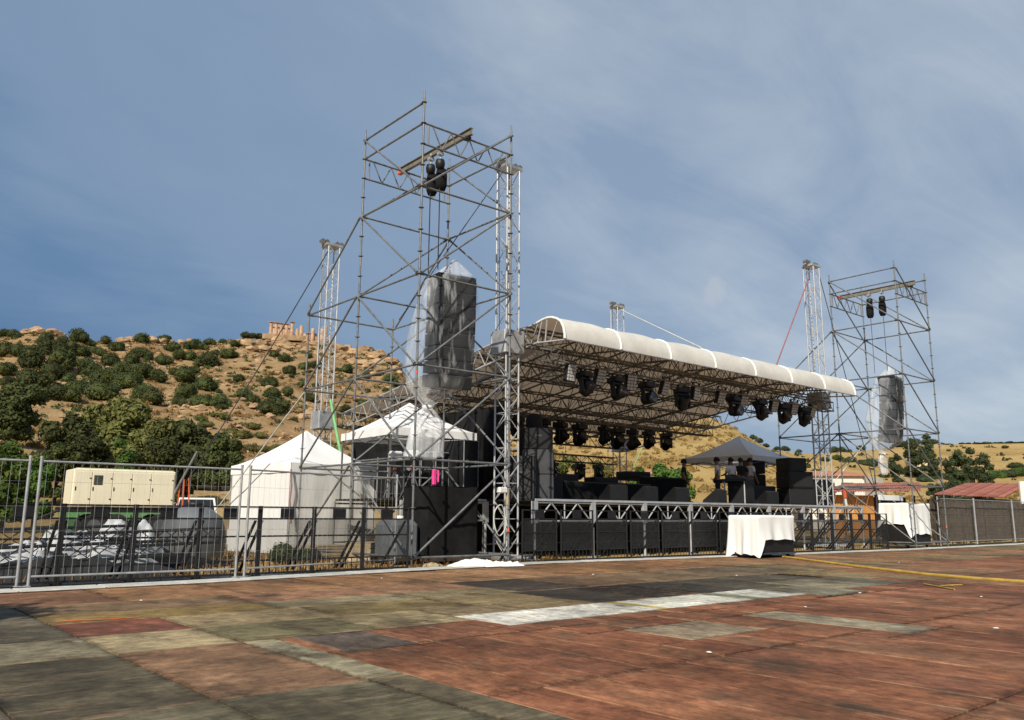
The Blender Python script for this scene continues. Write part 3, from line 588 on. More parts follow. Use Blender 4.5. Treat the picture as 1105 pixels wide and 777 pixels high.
scaffold('galvanised scaffold tower standing right of the stage roof', TR, True)

# chain hoists, chains and wrapped line arrays hung in the towers
def hoist(x, y, ztop, label, n):
    t = thing('chain_hoist', label, 'hoist', (x, y, ztop), 0, 'chain hoists in the towers'); t.scale = (.8, .8, .9)
    obj('body', MB().lathe([(.02, -.16), (.13, -.2), (.15, -.3), (.13, -.42), (.03, -.46)], 12), 'black_box', t)
    obj('hook', MB().tube((0, 0, .14), (0, 0, -.18), .022, 6).box((-.09, -.06, -.06), (.09, .06, .02)), 'block_metal', t)
    obj('chain_bag', MB().lathe([(.02, -.42), (.15, -.44), (.175, -.6), (.17, -.9), (.12, -1.02), (.01, -1.04)], 12, (.1, .06, 0)), 'black_cloth', t)
    obj('chain', MB().tube((0, 0, -.3), (0, 0, -n), .011, 5).tube((.03, .02, -.3), (.03, .02, -n), .008, 4), 'rope_dark', t)
def bag_array(A, label_a, label_b, cx, zt, zb, wa, dpx, D, sag, rzv):
    t = thing('line_array', label_a, 'loudspeaker', (cx[0], cx[1], 0), rzv, 'wrapped line arrays')
    n = 8; hh = (zt-zb)/n
    obj('bumper_frame', MB().box((-wa/2, -.3, zt+.01), (wa/2, .3, zt+.1)).tube((0, .1, zt+.08), (0, .1, zt+.42), .02, 6), 'black_steel', t)
    for i in range(n):
        z1 = zt-i*hh; tilt = .02*i*i*.12; yo = .012*i*i*.3
        mb = MB(); v = [(-wa/2, -.32, .006), (wa/2, -.32, .006), (wa/2, .28, .02), (-wa/2, .28, .02), (-wa/2, -.32, hh-.006), (wa/2, -.32, hh-.006), (wa/2, .28, hh-.02), (-wa/2, .28, hh-.02)]
        ct, s_ = cos(tilt), sin(tilt)
        v = [(x, y*ct-z*s_+yo, z1-hh+y*s_+z*ct) for x, y, z in v]
        mb.add(v, [(0,3,2,1),(4,5,6,7),(0,1,5,4),(1,2,6,5),(2,3,7,6),(3,0,4,7)])
        cab = obj('cabinet', mb, 'array_box', t)
        g = [(x, y*ct-z*s_+yo, z1-hh+y*s_+z*ct) for x, y, z in [(-wa/2+.03, -.33, .03), (wa/2-.03, -.33, .03), (wa/2-.03, -.33, hh-.03), (-wa/2+.03, -.33, hh-.03)]]
        g2 = [(x, y+.02, z) for x, y, z in g]
        obj('grille', MB().add(g+g2, [(0,1,2,3),(7,6,5,4),(0,4,5,1),(1,5,6,2),(2,6,7,3),(3,7,4,0)]), 'grille', cab)
    # the bag: profile (height, radius, sideways shift)
    b = thing('plastic_bag', label_b, 'plastic bag', (cx[0], cx[1], 0), 0, 'plastic bags over the arrays')
    rv = _r0
    H = zt-zb
    prof = [(zt+.55, .03, .06), (zt+.42, .16, .06), (zt+.25, .36, .05), (zt+.02, .62, .02), (zt-H*.2, .73, -.04), (zt-H*.45, .80, -.12), (zt-H*.65, .82, -.2), (zt-H*.8, .78, -.26), (zb-.02, .62, -.34), (zb-.22, .36, -.42), (zb-.38, .15, -.48), (zb-.46, .11, -.5)]
    def shell(prof, nfold, amp, seed):
        n = 44; v = []; k0 = seed; bn = []
        for j, (z, r, sft) in enumerate(prof):
            for i in range(n):
                th = 2*pi*i/n
                fo = 1+amp*sin(nfold*th+k0+z*.6)*.6+amp*.6*sin((nfold*2+1)*th-z*1.7+k0)+.05*mnoise.noise(Vector((cos(th)*2.2, sin(th)*2.2, z*1.5+k0)))
                zz = z+.04*mnoise.noise(Vector((cos(th)*3, sin(th)*3, k0+z)))
                bn.append(.018+.22*min(1, max(0, (z-zt+.02)/.12))+.19*min(1, max(0, (-cos(th)-.3)/.4))+.22*min(1, max(0, (zb+.25-z)/.4))); q = rv*(cos(th)*r*fo*(dpx)+sft)+Vector((rv.y*-1, rv.x, 0))*(sin(th)*r*fo*.8*dpx); v.append((q.x, q.y, zz))
        f = [(j*n+i, j*n+(i+1) % n, (j+1)*n+(i+1) % n, (j+1)*n+i) for j in range(len(prof)-1) for i in range(n)]
        me = MB().add(v, f, True).mesh('film'); a_ = me.attributes.new('bunch', 'FLOAT', 'POINT'); a_.data.foreach_set('value', bn); return me
    fine = []
    for p, q in zip(prof, prof[1:]):
        for k in range(4): fine.append(tuple(p[i]+(q[i]-p[i])*k/4 for i in range(3)))
    fine.append(prof[-1])
    obj('upper_film', shell(fine, 5, .07, 1.3+sag), 'plastic_film', b)
    tail = [(zb-.46, .11, -.5), (zb-.56, .2, -.5), (zb-.8, .34, -.48), (zb-1.1, .40, -.50), (zb-1.4, .42, -.53), (zb-1.6, .46, -.56)] if sag == 0 else [(zb-.46, .11, -.5), (zb-.6, .16, -.5), (zb-.9, .18, -.5), (zb-1.2, .12, -.48)]
    ft = []
    for p, q in zip(tail, tail[1:]):
        for k in range(4): ft.append(tuple(p[i]+(q[i]-p[i])*k/4 for i in range(3)))
    ft.append(tail[-1])
    obj('tail_film', shell(ft, 6, .12, 3.1), 'plastic_film', b)
    qn = rv*(-.5)
    obj('tie', MB().lathe([(.09, zb-.5), (.125, zb-.47), (.125, zb-.43), (.09, zb-.40)], 10, (qn.x, qn.y, 0)), 'paper', b)
hx = TL[0]+2.57*.47
hoist(hx, TL[1]+1.05, 9.7, 'black chain hoist nearer the front beam of the near tower', 3.25)
hoist(hx, TL[1]+1.45, 9.7, 'black chain hoist nearer the rear beam of the near tower', 3.25)
hx2 = TR[0]+2.57*.47
hoist(hx2, TR[1]+1.1, 9.7, 'black chain hoist nearer the front beam of the far right tower', 3.5)
hoist(hx2, TR[1]+1.6, 9.7, 'black chain hoist nearer the rear beam of the far right tower', 3.5)
bag_array(TL, 'dark line array hanging inside clear plastic in the near tower', 'crumpled clear plastic bag tied round the near tower loudspeakers', (11.18, 15.42), 6.5, 3.95, 1.0, 1.0, 19.4, 0, radians(-8))
bag_array(TR, 'dark line array hanging inside clear plastic in the far right tower', 'crumpled clear plastic bag tied round the far right tower loudspeakers', (31.3, 14.5), 6.25, 3.85, .95, .92, 31.4, 1, radians(8))

# ------------------------------------------------------------------ lift towers of the stage roof
RX0, RX1, RYF, RYB = 13.9, 28.3, 14.38, 25.3
def zroof(y): return 5.93-(y-15.4)*.1465
def lift_tower(x, y, h, zs, label, z0=0.0):
    t = thing('lift_tower', label, 'truss tower', (x, y, z0), 0, 'lift towers of the stage roof'); h -= z0; zs -= z0
    obj('mast', box_truss(MB(), (0, 0, .1), (0, 0, h), .42, .42, int((h-.1)/.42), .026, .012, up=(0, 1, 0)), 'aluminium', t)
    obj('base', MB().bbox((-.5, -.5, 0), (.5, .5, .09), .01).tube((-.9, 0, .05), (.9, 0, .05), .04, 8).tube((0, -.9, .05), (0, .9, .05), .04, 8), 'block_metal', t)
    hd = obj('head_block', MB().box((-.30, -.24, h+.002), (.30, .24, h+.08)).box((-.42, -.05, h+.06), (.42, .05, h+.16)), 'block_metal', t)
    for sx in (-.36, -.2, .2, .36): obj('pulley', MB().tube((sx, -.07, h+.16), (sx, .07, h+.16), .085, 12), 'aluminium_dull_shaded', hd)
    sl = obj('sleeve_block', MB().bbox((-.31, -.31, zs-.3), (.31, -.262, zs+.3), .01).bbox((-.31, .262, zs-.3), (.31, .31, zs+.3), .01).bbox((-.31, -.262, zs-.3), (-.262, .262, zs+.3), .01).bbox((.262, -.262, zs-.3), (.31, .262, zs+.3), .01), 'block_metal', t)
    for sx in (-1, 1):
        for sz in (-1, 1): obj('roller', MB().tube((sx*.16, -.33, zs+sz*.26), (sx*.16, -.31, zs+sz*.26), .045, 8), 'aluminium_dull_shaded', sl)
    obj('lift_chain', MB().tube((-.26, .0, zs+.3), (-.34, 0, h+.1), .008, 4).tube((.18, .22, zs+.3), (.2, .2, h), .006, 4), 'rope_dark', t)
lift_tower(13.42, 16.02, 10.15, 5.42, 'white truss mast at the near front corner of the stage roof')
lift_tower(28.72, 16.02, 10.55, 5.35, 'white truss mast at the right front corner of the stage roof')
lift_tower(13.1, 25.25, 10.22, 4.15, 'white truss mast behind the white tents, left rear of the roof')
lift_tower(28.0, 25.45, 10.6, 4.2, 'white truss mast poking above the roof from the stage rear')

# ------------------------------------------------------------------ stage roof
roof = thing('stage_roof', 'white vaulted stage roof on a truss grid, brownish underneath', 'stage roof', (0, 0, 0))
prof = [(14.38, 5.33), (14.385, 5.45), (14.43, 5.63), (14.52, 5.79), (14.66, 5.88), (14.84, 5.945), (15.02, 5.965), (15.2, 5.945), (15.4, 5.90)]
yy = 15.4
while yy < RYB-.3: yy += .7; prof.append((min(yy, RYB), zroof(min(yy, RYB))))
NB = 7; BW = (RX1-RX0)/NB
for k in range(NB):
    def fn(u, v, k=k):
        j = v*(len(prof)-1); i = min(int(j), len(prof)-2); t_ = j-i; y = prof[i][0]*(1-t_)+prof[i+1][0]*t_; z = prof[i][1]*(1-t_)+prof[i+1][1]*t_
        b = sin(pi*u)*.045*(1 if j > 1 else j); s = sin(2*pi*u*2+k)*.008
        return (RX0+BW*(k+u), y-(b*.5 if j < 5 else 0), z+(b if j > 2 else b*.3)*(1 if j < 9 else .4)+s+.02)
    mb = MB().grid(fn, 10, len(prof)-1)
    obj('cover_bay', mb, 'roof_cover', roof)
for k in range(NB+1):
    x = RX0+BW*k; obj('arch_rib', MB().path([(x, y, z+.03) for y, z in prof[:9]], .036, 8), 'white_paint' if k in (0, NB) else 'white_paint', roof)
    mb = MB(); flat_truss(mb, (x, 15.35, zroof(15.35)), (x, RYB, zroof(RYB)), .52, 16, .027, .014)
    mb.tube((x, 14.4, 5.33), (x, 15.42, zroof(15.42)-.52), .024, 6).tube((x, 14.62, 5.88), (x, 14.9, 5.36), .014, 4).tube((x, 15.02, 6.0), (x, 15.1, 5.36), .018, 4).tube((x, 15.2, 5.98), (x, 15.4, 5.38), .018, 4)
    obj('roof_truss', mb, 'aluminium' if k in (0, NB) else 'aluminium_dull_shaded', roof)  # inner trusses get the metal with shade in its colour, end ones the plain aluminium
obj('front_purlin', MB().tube((RX0, 14.4, 5.35), (RX1, 14.4, 5.35), .026, 8), 'aluminium', roof)
for y in (15.7, 18.1, 20.5, 22.9, 25.1):
    z = zroof(y)-.30; mb = MB(); box_truss(mb, (RX0-.25, y, z), (RX1+.25, y, z), .36, .44, 34, .024, .012)
    obj('cross_truss', mb, 'aluminium_dull_shaded', roof)
for k in range(NB):
    for j, (ya, yb) in enumerate(((15.7, 18.1), (18.1, 20.5), (20.5, 22.9), (22.9, 25.1))):
        a, b = (k, k+1) if (k+j) % 2 else (k+1, k)
        obj('wind_brace', MB().tube((RX0+BW*a, ya, zroof(ya)-.09), (RX0+BW*b, yb, zroof(yb)-.09), .014, 5), 'aluminium_dull_shaded', roof)

# lighting bar hung below the front truss, and one over mid stage
def truss_bar(a, b, label, w=.3, n=30, rods=()):
    t = thing('lighting_truss', label, 'truss'); obj('truss', box_truss(MB(), a, b, w, w, n, .024, .011), 'aluminium_dull_shaded', t)
    for x in rods: obj('hanger', MB().tube((x, a[1], a[2]+w/2), (x, a[1], zroof(a[1])-.5), .012, 6), 'aluminium_dull_shaded', t)
    return t
truss_bar((14.2, 15.35, 5.14), (28.2, 15.35, 5.0), 'dark lighting truss along the front of the stage roof', .32, 40, (15.2, 18, 21, 24, 27.2))
truss_bar((14.4, 20.0, 4.35), (27.3, 20.0, 4.35), 'dark lighting truss over the middle of the stage', .3, 34, (15.4, 18, 21, 24, 27))
truss_bar((20.6, 24.3, 3.35), (26.4, 24.3, 3.35), 'short low lighting truss at the back of the stage', .28, 16, (21, 23.5, 26))
def moving_head():
    t = thing('moving_head', '-', 'stage light', (0, 0, 0), 0, 'moving head lights')
    obj('base', MB().bbox((-.2, -.17, -.22), (.2, .17, -.07), .02), 'black_box', t)
    obj('clamp', MB().box((-.13, -.03, -.07), (-.09, .03, .03)).box((.09, -.03, -.07), (.13, .03, .03)), 'black_steel', t)
    y = MB()
    for s in (-1, 1): y.bbox((s*.2-.03, -.07, -.62), (s*.2+.03, .07, -.27), .015)
    y.bbox((-.23, -.08, -.3), (.23, .08, -.23), .015); obj('yoke', y, 'black_box', t)
    h = obj('head', MB().lathe([(.01, -.19), (.13, -.17), (.165, -.05), (.165, .12), (.175, .2), (.15, .23)], 14), 'black_box', t); h.location = (0, 0, -.52); h.rotation_euler = (radians(75), 0, 0)
    obj('lens', MB().lathe([(.0, .20), (.08, .215), (.148, .222)], 14), 'lens_glass', h)
    return t
def led_panel():
    t = thing('blinder_panel', '-', 'stage light', (0, 0, 0), 0, 'blinder panels on the front truss')
    obj('housing', MB().bbox((-.17, .0, -.52), (.17, .14, -.06), .015), 'black_box', t)
    obj('bracket', MB().box((-.2, .04, -.34), (-.175, .1, .02)).box((.175, .04, -.34), (.2, .1, .02)).box((-.2, .05, .0), (.2, .09, .02)), 'black_steel', t)
    for r in range(5):
        for c_ in range(3): obj('lamp_cell', MB().bbox((-.155+c_*.105, -.025, -.5+r*.088), (-.06+c_*.105, .004, -.422+r*.088), .01), 'led_panel', t)
    return t
mh = moving_head(); lp = led_panel(); used = {'m': False, 'l': False}
def place(src, key, loc, rot, label, sc=1.0):
    o = src if not used[key] else copy_tree(src); used[key] = True
    o.location = loc; o.rotation_euler = rot; o['label'] = label; o.scale = (sc,)*3
    return o
ORD = ['first', 'second', 'third', 'fourth', 'fifth', 'sixth', 'seventh', 'eighth', 'ninth', 'tenth', 'eleventh', 'twelfth', 'thirteenth', 'fourteenth', 'fifteenth', 'sixteenth']
HX = [15.5, 16.75, 18.05, 19.65, 22.25, 23.7, 25.1, 26.35]; PX = [15.0, 16.15, 17.35, 18.9, 20.3, 21.6, 22.8, 24.55, 25.75, 27.0]
for i, x in enumerate(HX):
    o = place(mh, 'm', (x, 15.35, 5.0-.12), (radians(random.uniform(-14, -4)), 0, radians(random.uniform(-25, 25))), 'black moving head light, %s from the left on the front truss' % ORD[i], 1.02)
    for c_ in o.children:
        if c_.name.startswith('head'): c_.rotation_euler = (radians(random.uniform(35, 95)), 0, 0)
for i, x in enumerate(PX): place(lp, 'l', (x, 15.22, 5.02), (radians(random.uniform(8, 20)), 0, radians(random.uniform(-16, 8))), 'grey faced blinder panel, %s from the left on the front truss' % ORD[i], 1.0)
for i, x in enumerate([15.6, 16.4, 17.2, 18.4, 19.1, 20.0, 21.2, 21.9, 22.7, 23.6, 24.6]):
    place(mh, 'm', (x, 20.0, 4.2), (0, 0, radians(random.uniform(-40, 40))), 'black moving head light, %s from the left on the middle truss' % ORD[i], random.choice((1.0, 1.15)))
for i, x in enumerate([22.2, 22.8, 24.3, 25.4]):
    place(mh, 'm', (x, 24.3, 3.22), (0, 0, radians(random.uniform(-40, 40))), 'black moving head light, %s from the left on the low rear truss' % ORD[i], 1.0)

# ------------------------------------------------------------------ stage
SF, SZ = 15.6, 1.47
def stage_platform(name, x0, x1, y0, y1, label, mx, my, frontal=True):
    t = thing(name, label, 'stage', (0, 0, 0))
    nx = max(1, round((x1-x0)/mx)); ny = max(1, round((y1-y0)/my)); w = (x1-x0)/nx; d = (y1-y0)/ny
    me = MB().bbox((.004, .004, -.05), (w-.004, d-.004, 0), .004).mesh('deck_panel'); me.materials.append(M['stage_board'])
    for i in range(nx):
        for j in range(ny): obj('deck_panel', me, None, t, (x0+i*w, y0+j*d, SZ+random.uniform(-.002, .002)))
    leg = MB().tube((0, 0, 0), (0, 0, SZ-.06), .0242, 6).box((-.075, -.075, -.034), (.075, .075, .006)).mesh('leg'); leg.materials.append(M['galvanised'])
    for i in range(nx+1):
        for j in range(ny+1):
            if j > 0 or not frontal: obj('leg', leg, None, t, (x0+i*w, y0+j*d, 0))
    for j in range(ny+1):
        if j and frontal: obj('ledger', MB().tube((x0, y0+j*d, SZ-.12), (x1, y0+j*d, SZ-.12), .024, 6).tube((x0, y0+j*d, .3), (x1, y0+j*d, .3), .024, 6), 'galvanised', t)
    if frontal:
        for i in range(nx):
            a = x0+i*w; mb = MB().tube((a, y0, SZ-.085), (a+w, y0, SZ-.085), .027, 8).tube((a+.08, y0, SZ-.55), (a+w-.08, y0, SZ-.55), .025, 8)
            s = (w-.2)/4
            for q in range(2):
                xa = a+.1+q*2*s; mb.tube((xa, y0, SZ-.54), (xa+s, y0, SZ-.09), .02, 6).tube((xa+s, y0, SZ-.09), (xa+2*s, y0, SZ-.54), .02, 6)
            mb.tube((a+w/2, y0, SZ-.54), (a+w/2, y0, SZ-.09), .02, 6)
            obj('edge_frame', mb, 'aluminium', t)
        for i in range(nx+1):
            a = x0+i*w; obj('front_post', MB().box((a-.075, y0-.045, SZ-.6), (a+.075, y0+.045, SZ-.055)).tube((a, y0, 0), (a, y0, SZ-.6), .035, 8).box((a-.09, y0-.09, -.034), (a+.09, y0+.09, .006)), 'aluminium', t)
        obj('nosing', MB().box((x0, y0-.05, SZ-.052), (x1, y0-.003, SZ+.006)), 'aluminium', t)
    return t
stage_platform('main_stage', 14.0, 30.56, SF, 25.9, 'wide black stage platform on aluminium frames under the roof', 2.07, 2.07)
stage_platform('side_platform', 11.35, 13.95, 17.5, 20.95, 'low side platform holding flight cases left of the stage', 2.07, 2.07)
# black drape across the back of the left half, and under-stage masking
def curtain(x0, y0, x1, y1, z0, z1, label, name='stage_drape', matn='black_cloth'):
    def fn(u, v):
        s = .05*sin(u*hypot(x1-x0, y1-y0)*9)+.02*sin(u*41); nx_, ny_ = -(y1-y0), (x1-x0); L = hypot(nx_, ny_); return (x0+(x1-x0)*u+nx_/L*s, y0+(y1-y0)*u+ny_/L*s, z0+(z1-z0)*v)
    return tag(obj(name, MB().grid(fn, 90, 2), matn), label, 'curtain')
curtain(14.3, 25.4, 19.2, 25.4, SZ, 4.1, 'black drape hanging at the rear left of the stage')
curtain(14.25, 16.9, 14.25, 25.2, SZ, 4.0, 'black drape closing the left side of the stage')
curtain(14.2, 18.4, 30.4, 18.4, 0, SZ-.14, 'black skirt hanging beneath the stage deck')

def cabinet(name, label, cat, loc, size, rz=0, matn='black_box', group=None, tilt=0):
    w, d, h = size; t = thing(name, label, cat, loc, rz, group)
    if tilt: t.rotation_euler = (tilt, 0, rz)
    obj('enclosure', MB().bbox((-w/2, -d/2, .008), (w/2, d/2, h), .018), matn, t)
    obj('front_grille', MB().bbox((-w/2+.05, -d/2-.018, .06), (w/2-.05, -d/2-.002, h-.05), .006), 'grille', t)
    for s in (-1, 1): obj('side_handle', MB().box((s*(w/2+.004)-.004, -.09, h*.6), (s*(w/2+.004)+.004, .09, h*.6+.05)), 'grey_box', t)
    return t
# side fill stack, stage left
for k, (w, h) in enumerate(((1.15, .68), (1.15, .68), (.9, .6))):
    cabinet('side_fill_speaker', ('bottom black speaker of the side fill stack on the left of the stage', 'middle black speaker of the side fill stack on the left of the stage', 'top black speaker of the side fill stack on the left of the stage')[k], 'loudspeaker', (15.45, 17.2, SZ+(0, .68, 1.36)[k]), (w, .8, h), radians(60), 'grey_box' if k < 2 else 'black_box', 'side fill stack')
o = thing('white_cover', 'small white cloth cover on top of the side fill stack', 'cover', (15.5, 17.3, SZ+1.96)); obj('cloth', MB().lathe([(.24, 0), (.23, .3), (.18, .42), (.02, .45)], 10), 'tarp_grey', o)
cabinet('sub_speaker', 'black speaker standing alone left of the side fill stack', 'loudspeaker', (14.75, 16.9, SZ), (.6, .7, 1.15), radians(40))
# stage right stack
for k, (x, y, z, w, h) in enumerate(((28.1, 16.85, 0, 1.1, .62), (28.1, 16.85, .62, 1.1, .62), (28.0, 16.9, 1.24, .8, .5), (29.35, 16.75, 0, 1.05, 1.0), (27.0, 17.7, 0, 1.0, .7))):
    cabinet('stage_right_speaker', ('black speaker at the bottom of the right stage stack', 'black speaker in the middle of the right stage stack', 'small black speaker on top of the right stage stack', 'black speaker at the far right edge of the stage', 'black speaker standing left of the right stage stack')[k], 'loudspeaker', (x, y, SZ+z), (w, .75, h), radians(-20), 'black_box', 'right stage stack')
# rack tower under the grey tent
for k in range(3): cabinet('amp_rack', ('bottom amplifier rack under the grey tent', 'middle amplifier rack under the grey tent', 'top amplifier rack under the grey tent')[k], 'rack', (28.6, 18.9, SZ+k*.62), (.62, .7, .6), radians(-30), 'black_box', 'amplifier racks')
def wedge(loc, rz, label):
    t = thing('floor_monitor', label, 'loudspeaker', loc, rz, 'wedge monitors'); w = .62
    v = [(-w/2, -.28, .006), (w/2, -.28, .006), (w/2, .3, .006), (-w/2, .3, .006), (-w/2, -.22, .12), (w/2, -.22, .12), (w/2, .22, .46), (-w/2, .22, .46), (-w/2, .3, .42), (w/2, .3, .42)]
    obj('enclosure', MB().add(v, [(0,3,2,1),(0,1,5,4),(4,5,6,7),(7,6,9,8),(2,3,8,9),(0,4,7,8,3),(1,2,9,6,5)]), 'black_box', t)
    obj('grille', MB().quadbox([(-w/2+.03, -.2, .147), (w/2-.03, -.2, .147), (w/2-.03, .19, .448), (-w/2+.03, .19, .448)], .012), 'grille', t)
for i, (x, y, r) in enumerate(((17.6, 16.3, 170), (19.0, 16.35, 185), (20.4, 16.3, 178), (22.5, 16.4, 190), (25.3, 16.3, 175))): wedge((x, y, SZ), radians(r), 'black wedge monitor, %s from the left along the stage front' % ORD[i])
def riser(x0, y0, x1, y1, h, label):
    t = thing('riser', label, 'stage riser', ((x0+x1)/2, (y0+y1)/2, SZ)); w, d = (x1-x0)/2, (y1-y0)/2
    obj('top', MB().bbox((-w, -d, h-.06), (w, d, h), .01), 'stage_board', t)
    for sx in (-1, 1):
        for sy in (-1, 1): obj('leg', MB().tube((sx*(w-.08), sy*(d-.08), .006), (sx*(w-.08), sy*(d-.08), h-.06), .03, 6), 'aluminium_dull_shaded', t)
    obj('skirt', MB().box((-w+.02, -d+.004, .006), (w-.02, -d+.02, h-.062)), 'black_cloth', t)
riser(17.3, 18.0, 21.3, 20.3, .62, 'long low black riser at mid stage')
riser(21.9, 19.0, 24.3, 21.2, .95, 'higher black riser at mid stage right')
for i, (x, y, z, w, h) in enumerate(((16.5, 17.9, 0, .8, .7), (18.2, 19, .62, .9, .25), (20.2, 19.2, .62, 1.0, .22), (22.7, 20, .95, 1.1, .2), (24.9, 17.0, 0, .9, .9))):
    cabinet('equipment_case', ('black equipment case beside the side fill stack', 'low black case lying on the long riser', 'flat black case lying further right on the long riser', 'flat black case on the higher riser', 'upright black case in front of the grey tent')[i], 'case', (x, y, SZ+z), (w, .6, h), radians(random.uniform(-15, 15)), 'black_box')
# monitor desk under the grey tent
t = thing('mixing_desk', 'mixing desk with white sheets of paper in front of the people', 'mixing desk', (25.0, 17.35, SZ), radians(35))
obj('tabletop', MB().bbox((-.95, -.4, .78), (.95, .4, .86), .01), 'black_box', t); obj('console', MB().add([(-.8,-.3,.862),(.8,-.3,.862),(.8,.3,.862),(-.8,.3,.862),(-.8,-.3,.9),(.8,-.3,.9),(.8,.3,1.02),(-.8,.3,1.02)], [(0,3,2,1),(4,5,6,7),(0,1,5,4),(1,2,6,5),(2,3,7,6),(3,0,4,7)]), 'grey_box', t)
for sx in (-.85, .85):
    for sy in (-.33, .33): obj('leg', MB().tube((sx, sy, .006), (sx, sy, .78), .025, 6), 'aluminium', t)
for i, (a, b, r) in enumerate(((-.5, -.05, .2), (-.1, .02, -.1), (.35, 0, .3))):
    o = obj('paper_sheet', MB().box((-.2, -.15, 0), (.2, .15, .006)), 'paper', t, (a, b, 1.0+.01*i), r); o.rotation_euler.x = .2

# flight cases on the side platform
def flight_case(loc, size, rz, label):
    w, d, h = size; t = thing('flight_case', label, 'flight case', loc, rz, 'flight cases on the side platform')
    obj('body', MB().box((-w/2+.006, -d/2+.006, .12), (w/2-.006, d/2-.006, h-.006)), 'black_box', t)
    mb = MB(); q = .018
    for sx in (-1, 1):
        for sy in (-1, 1): mb.box((sx*w/2-q*(sx > 0)-.0, sy*d/2-q*(sy > 0), .115), (sx*w/2+q*(sx < 0), sy*d/2+q*(sy < 0), h))
        for z in (.115, h-q): mb.box((sx*w/2-q*(sx > 0), -d/2+q, z), (sx*w/2+q*(sx < 0), d/2-q, z+q))
    for sy in (-1, 1):
        for z in (.115, h-q, h*.62): mb.box((-w/2+q, sy*d/2-q*(sy > 0), z), (w/2-q, sy*d/2+q*(sy < 0), z+q))
    obj('edge_trim', mb, 'aluminium', t)
    for sx in (-1, 1):
        o = obj('butterfly_latch', MB().box((sx*w*.28-.05, -d/2-.012, h*.6), (sx*w*.28+.05, -d/2-.001, h*.6+.09)), 'aluminium', t)
        for sy in (-1, 1): obj('castor', MB().tube((sx*(w/2-.1)-.02, sy*(d/2-.1), .062), (sx*(w/2-.1)+.02, sy*(d/2-.1), .062), .058, 10).box((sx*(w/2-.1)-.03, sy*(d/2-.1)-.03, .1), (sx*(w/2-.1)+.03, sy*(d/2-.1)+.03, .12)), 'rubber', t)
    return t
flight_case((13.35, 17.95, SZ), (.62, .9, 1.55), radians(14), 'tall black flight case nearest the white mast')
flight_case((12.72, 18.25, SZ), (.58, .7, 1.22), radians(8), 'black flight case left of the tall one on the side platform')
flight_case((12.05, 18.55, SZ), (.58, .7, 1.18), radians(5), 'black flight case at the left end of the row on the side platform')
for i, (x0, y0, x1, y1) in enumerate(((11.35, 17.5, 12.3, 17.5), (11.35, 17.5, 11.35, 20.0))):
    t = thing('guard_rail', ('galvanised guard rail along the front of the side platform', 'galvanised guard rail along the left end of the side platform')[i], 'railing', (0, 0, 0))
    for k in range(3): obj('post', MB().tube((x0+(x1-x0)*k/2, y0+(y1-y0)*k/2, SZ), (x0+(x1-x0)*k/2, y0+(y1-y0)*k/2, SZ+1.05), .024, 6), 'galvanised', t)
    for z in (.5, 1.0): obj('rail', MB().tube((x0, y0, SZ+z), (x1, y1, SZ+z), .024, 6), 'galvanised', t)
# stairs frame under the wrapped tail
t = thing('side_stairs', 'grey stair frame leaning against the side platform', 'stairs', (11.9, 17.42, 0), 0)
for sx in (-.4, .4): obj('stringer', MB().tube((sx, -1.35, .02), (sx, -.02, SZ), .03, 6), 'galvanised', t)
for k in range(6): obj('tread', MB().bbox((-.39, -1.3+k*.235, .2+k*.235), (.39, -1.08+k*.235, .225+k*.235), .005), 'galvanised', t)

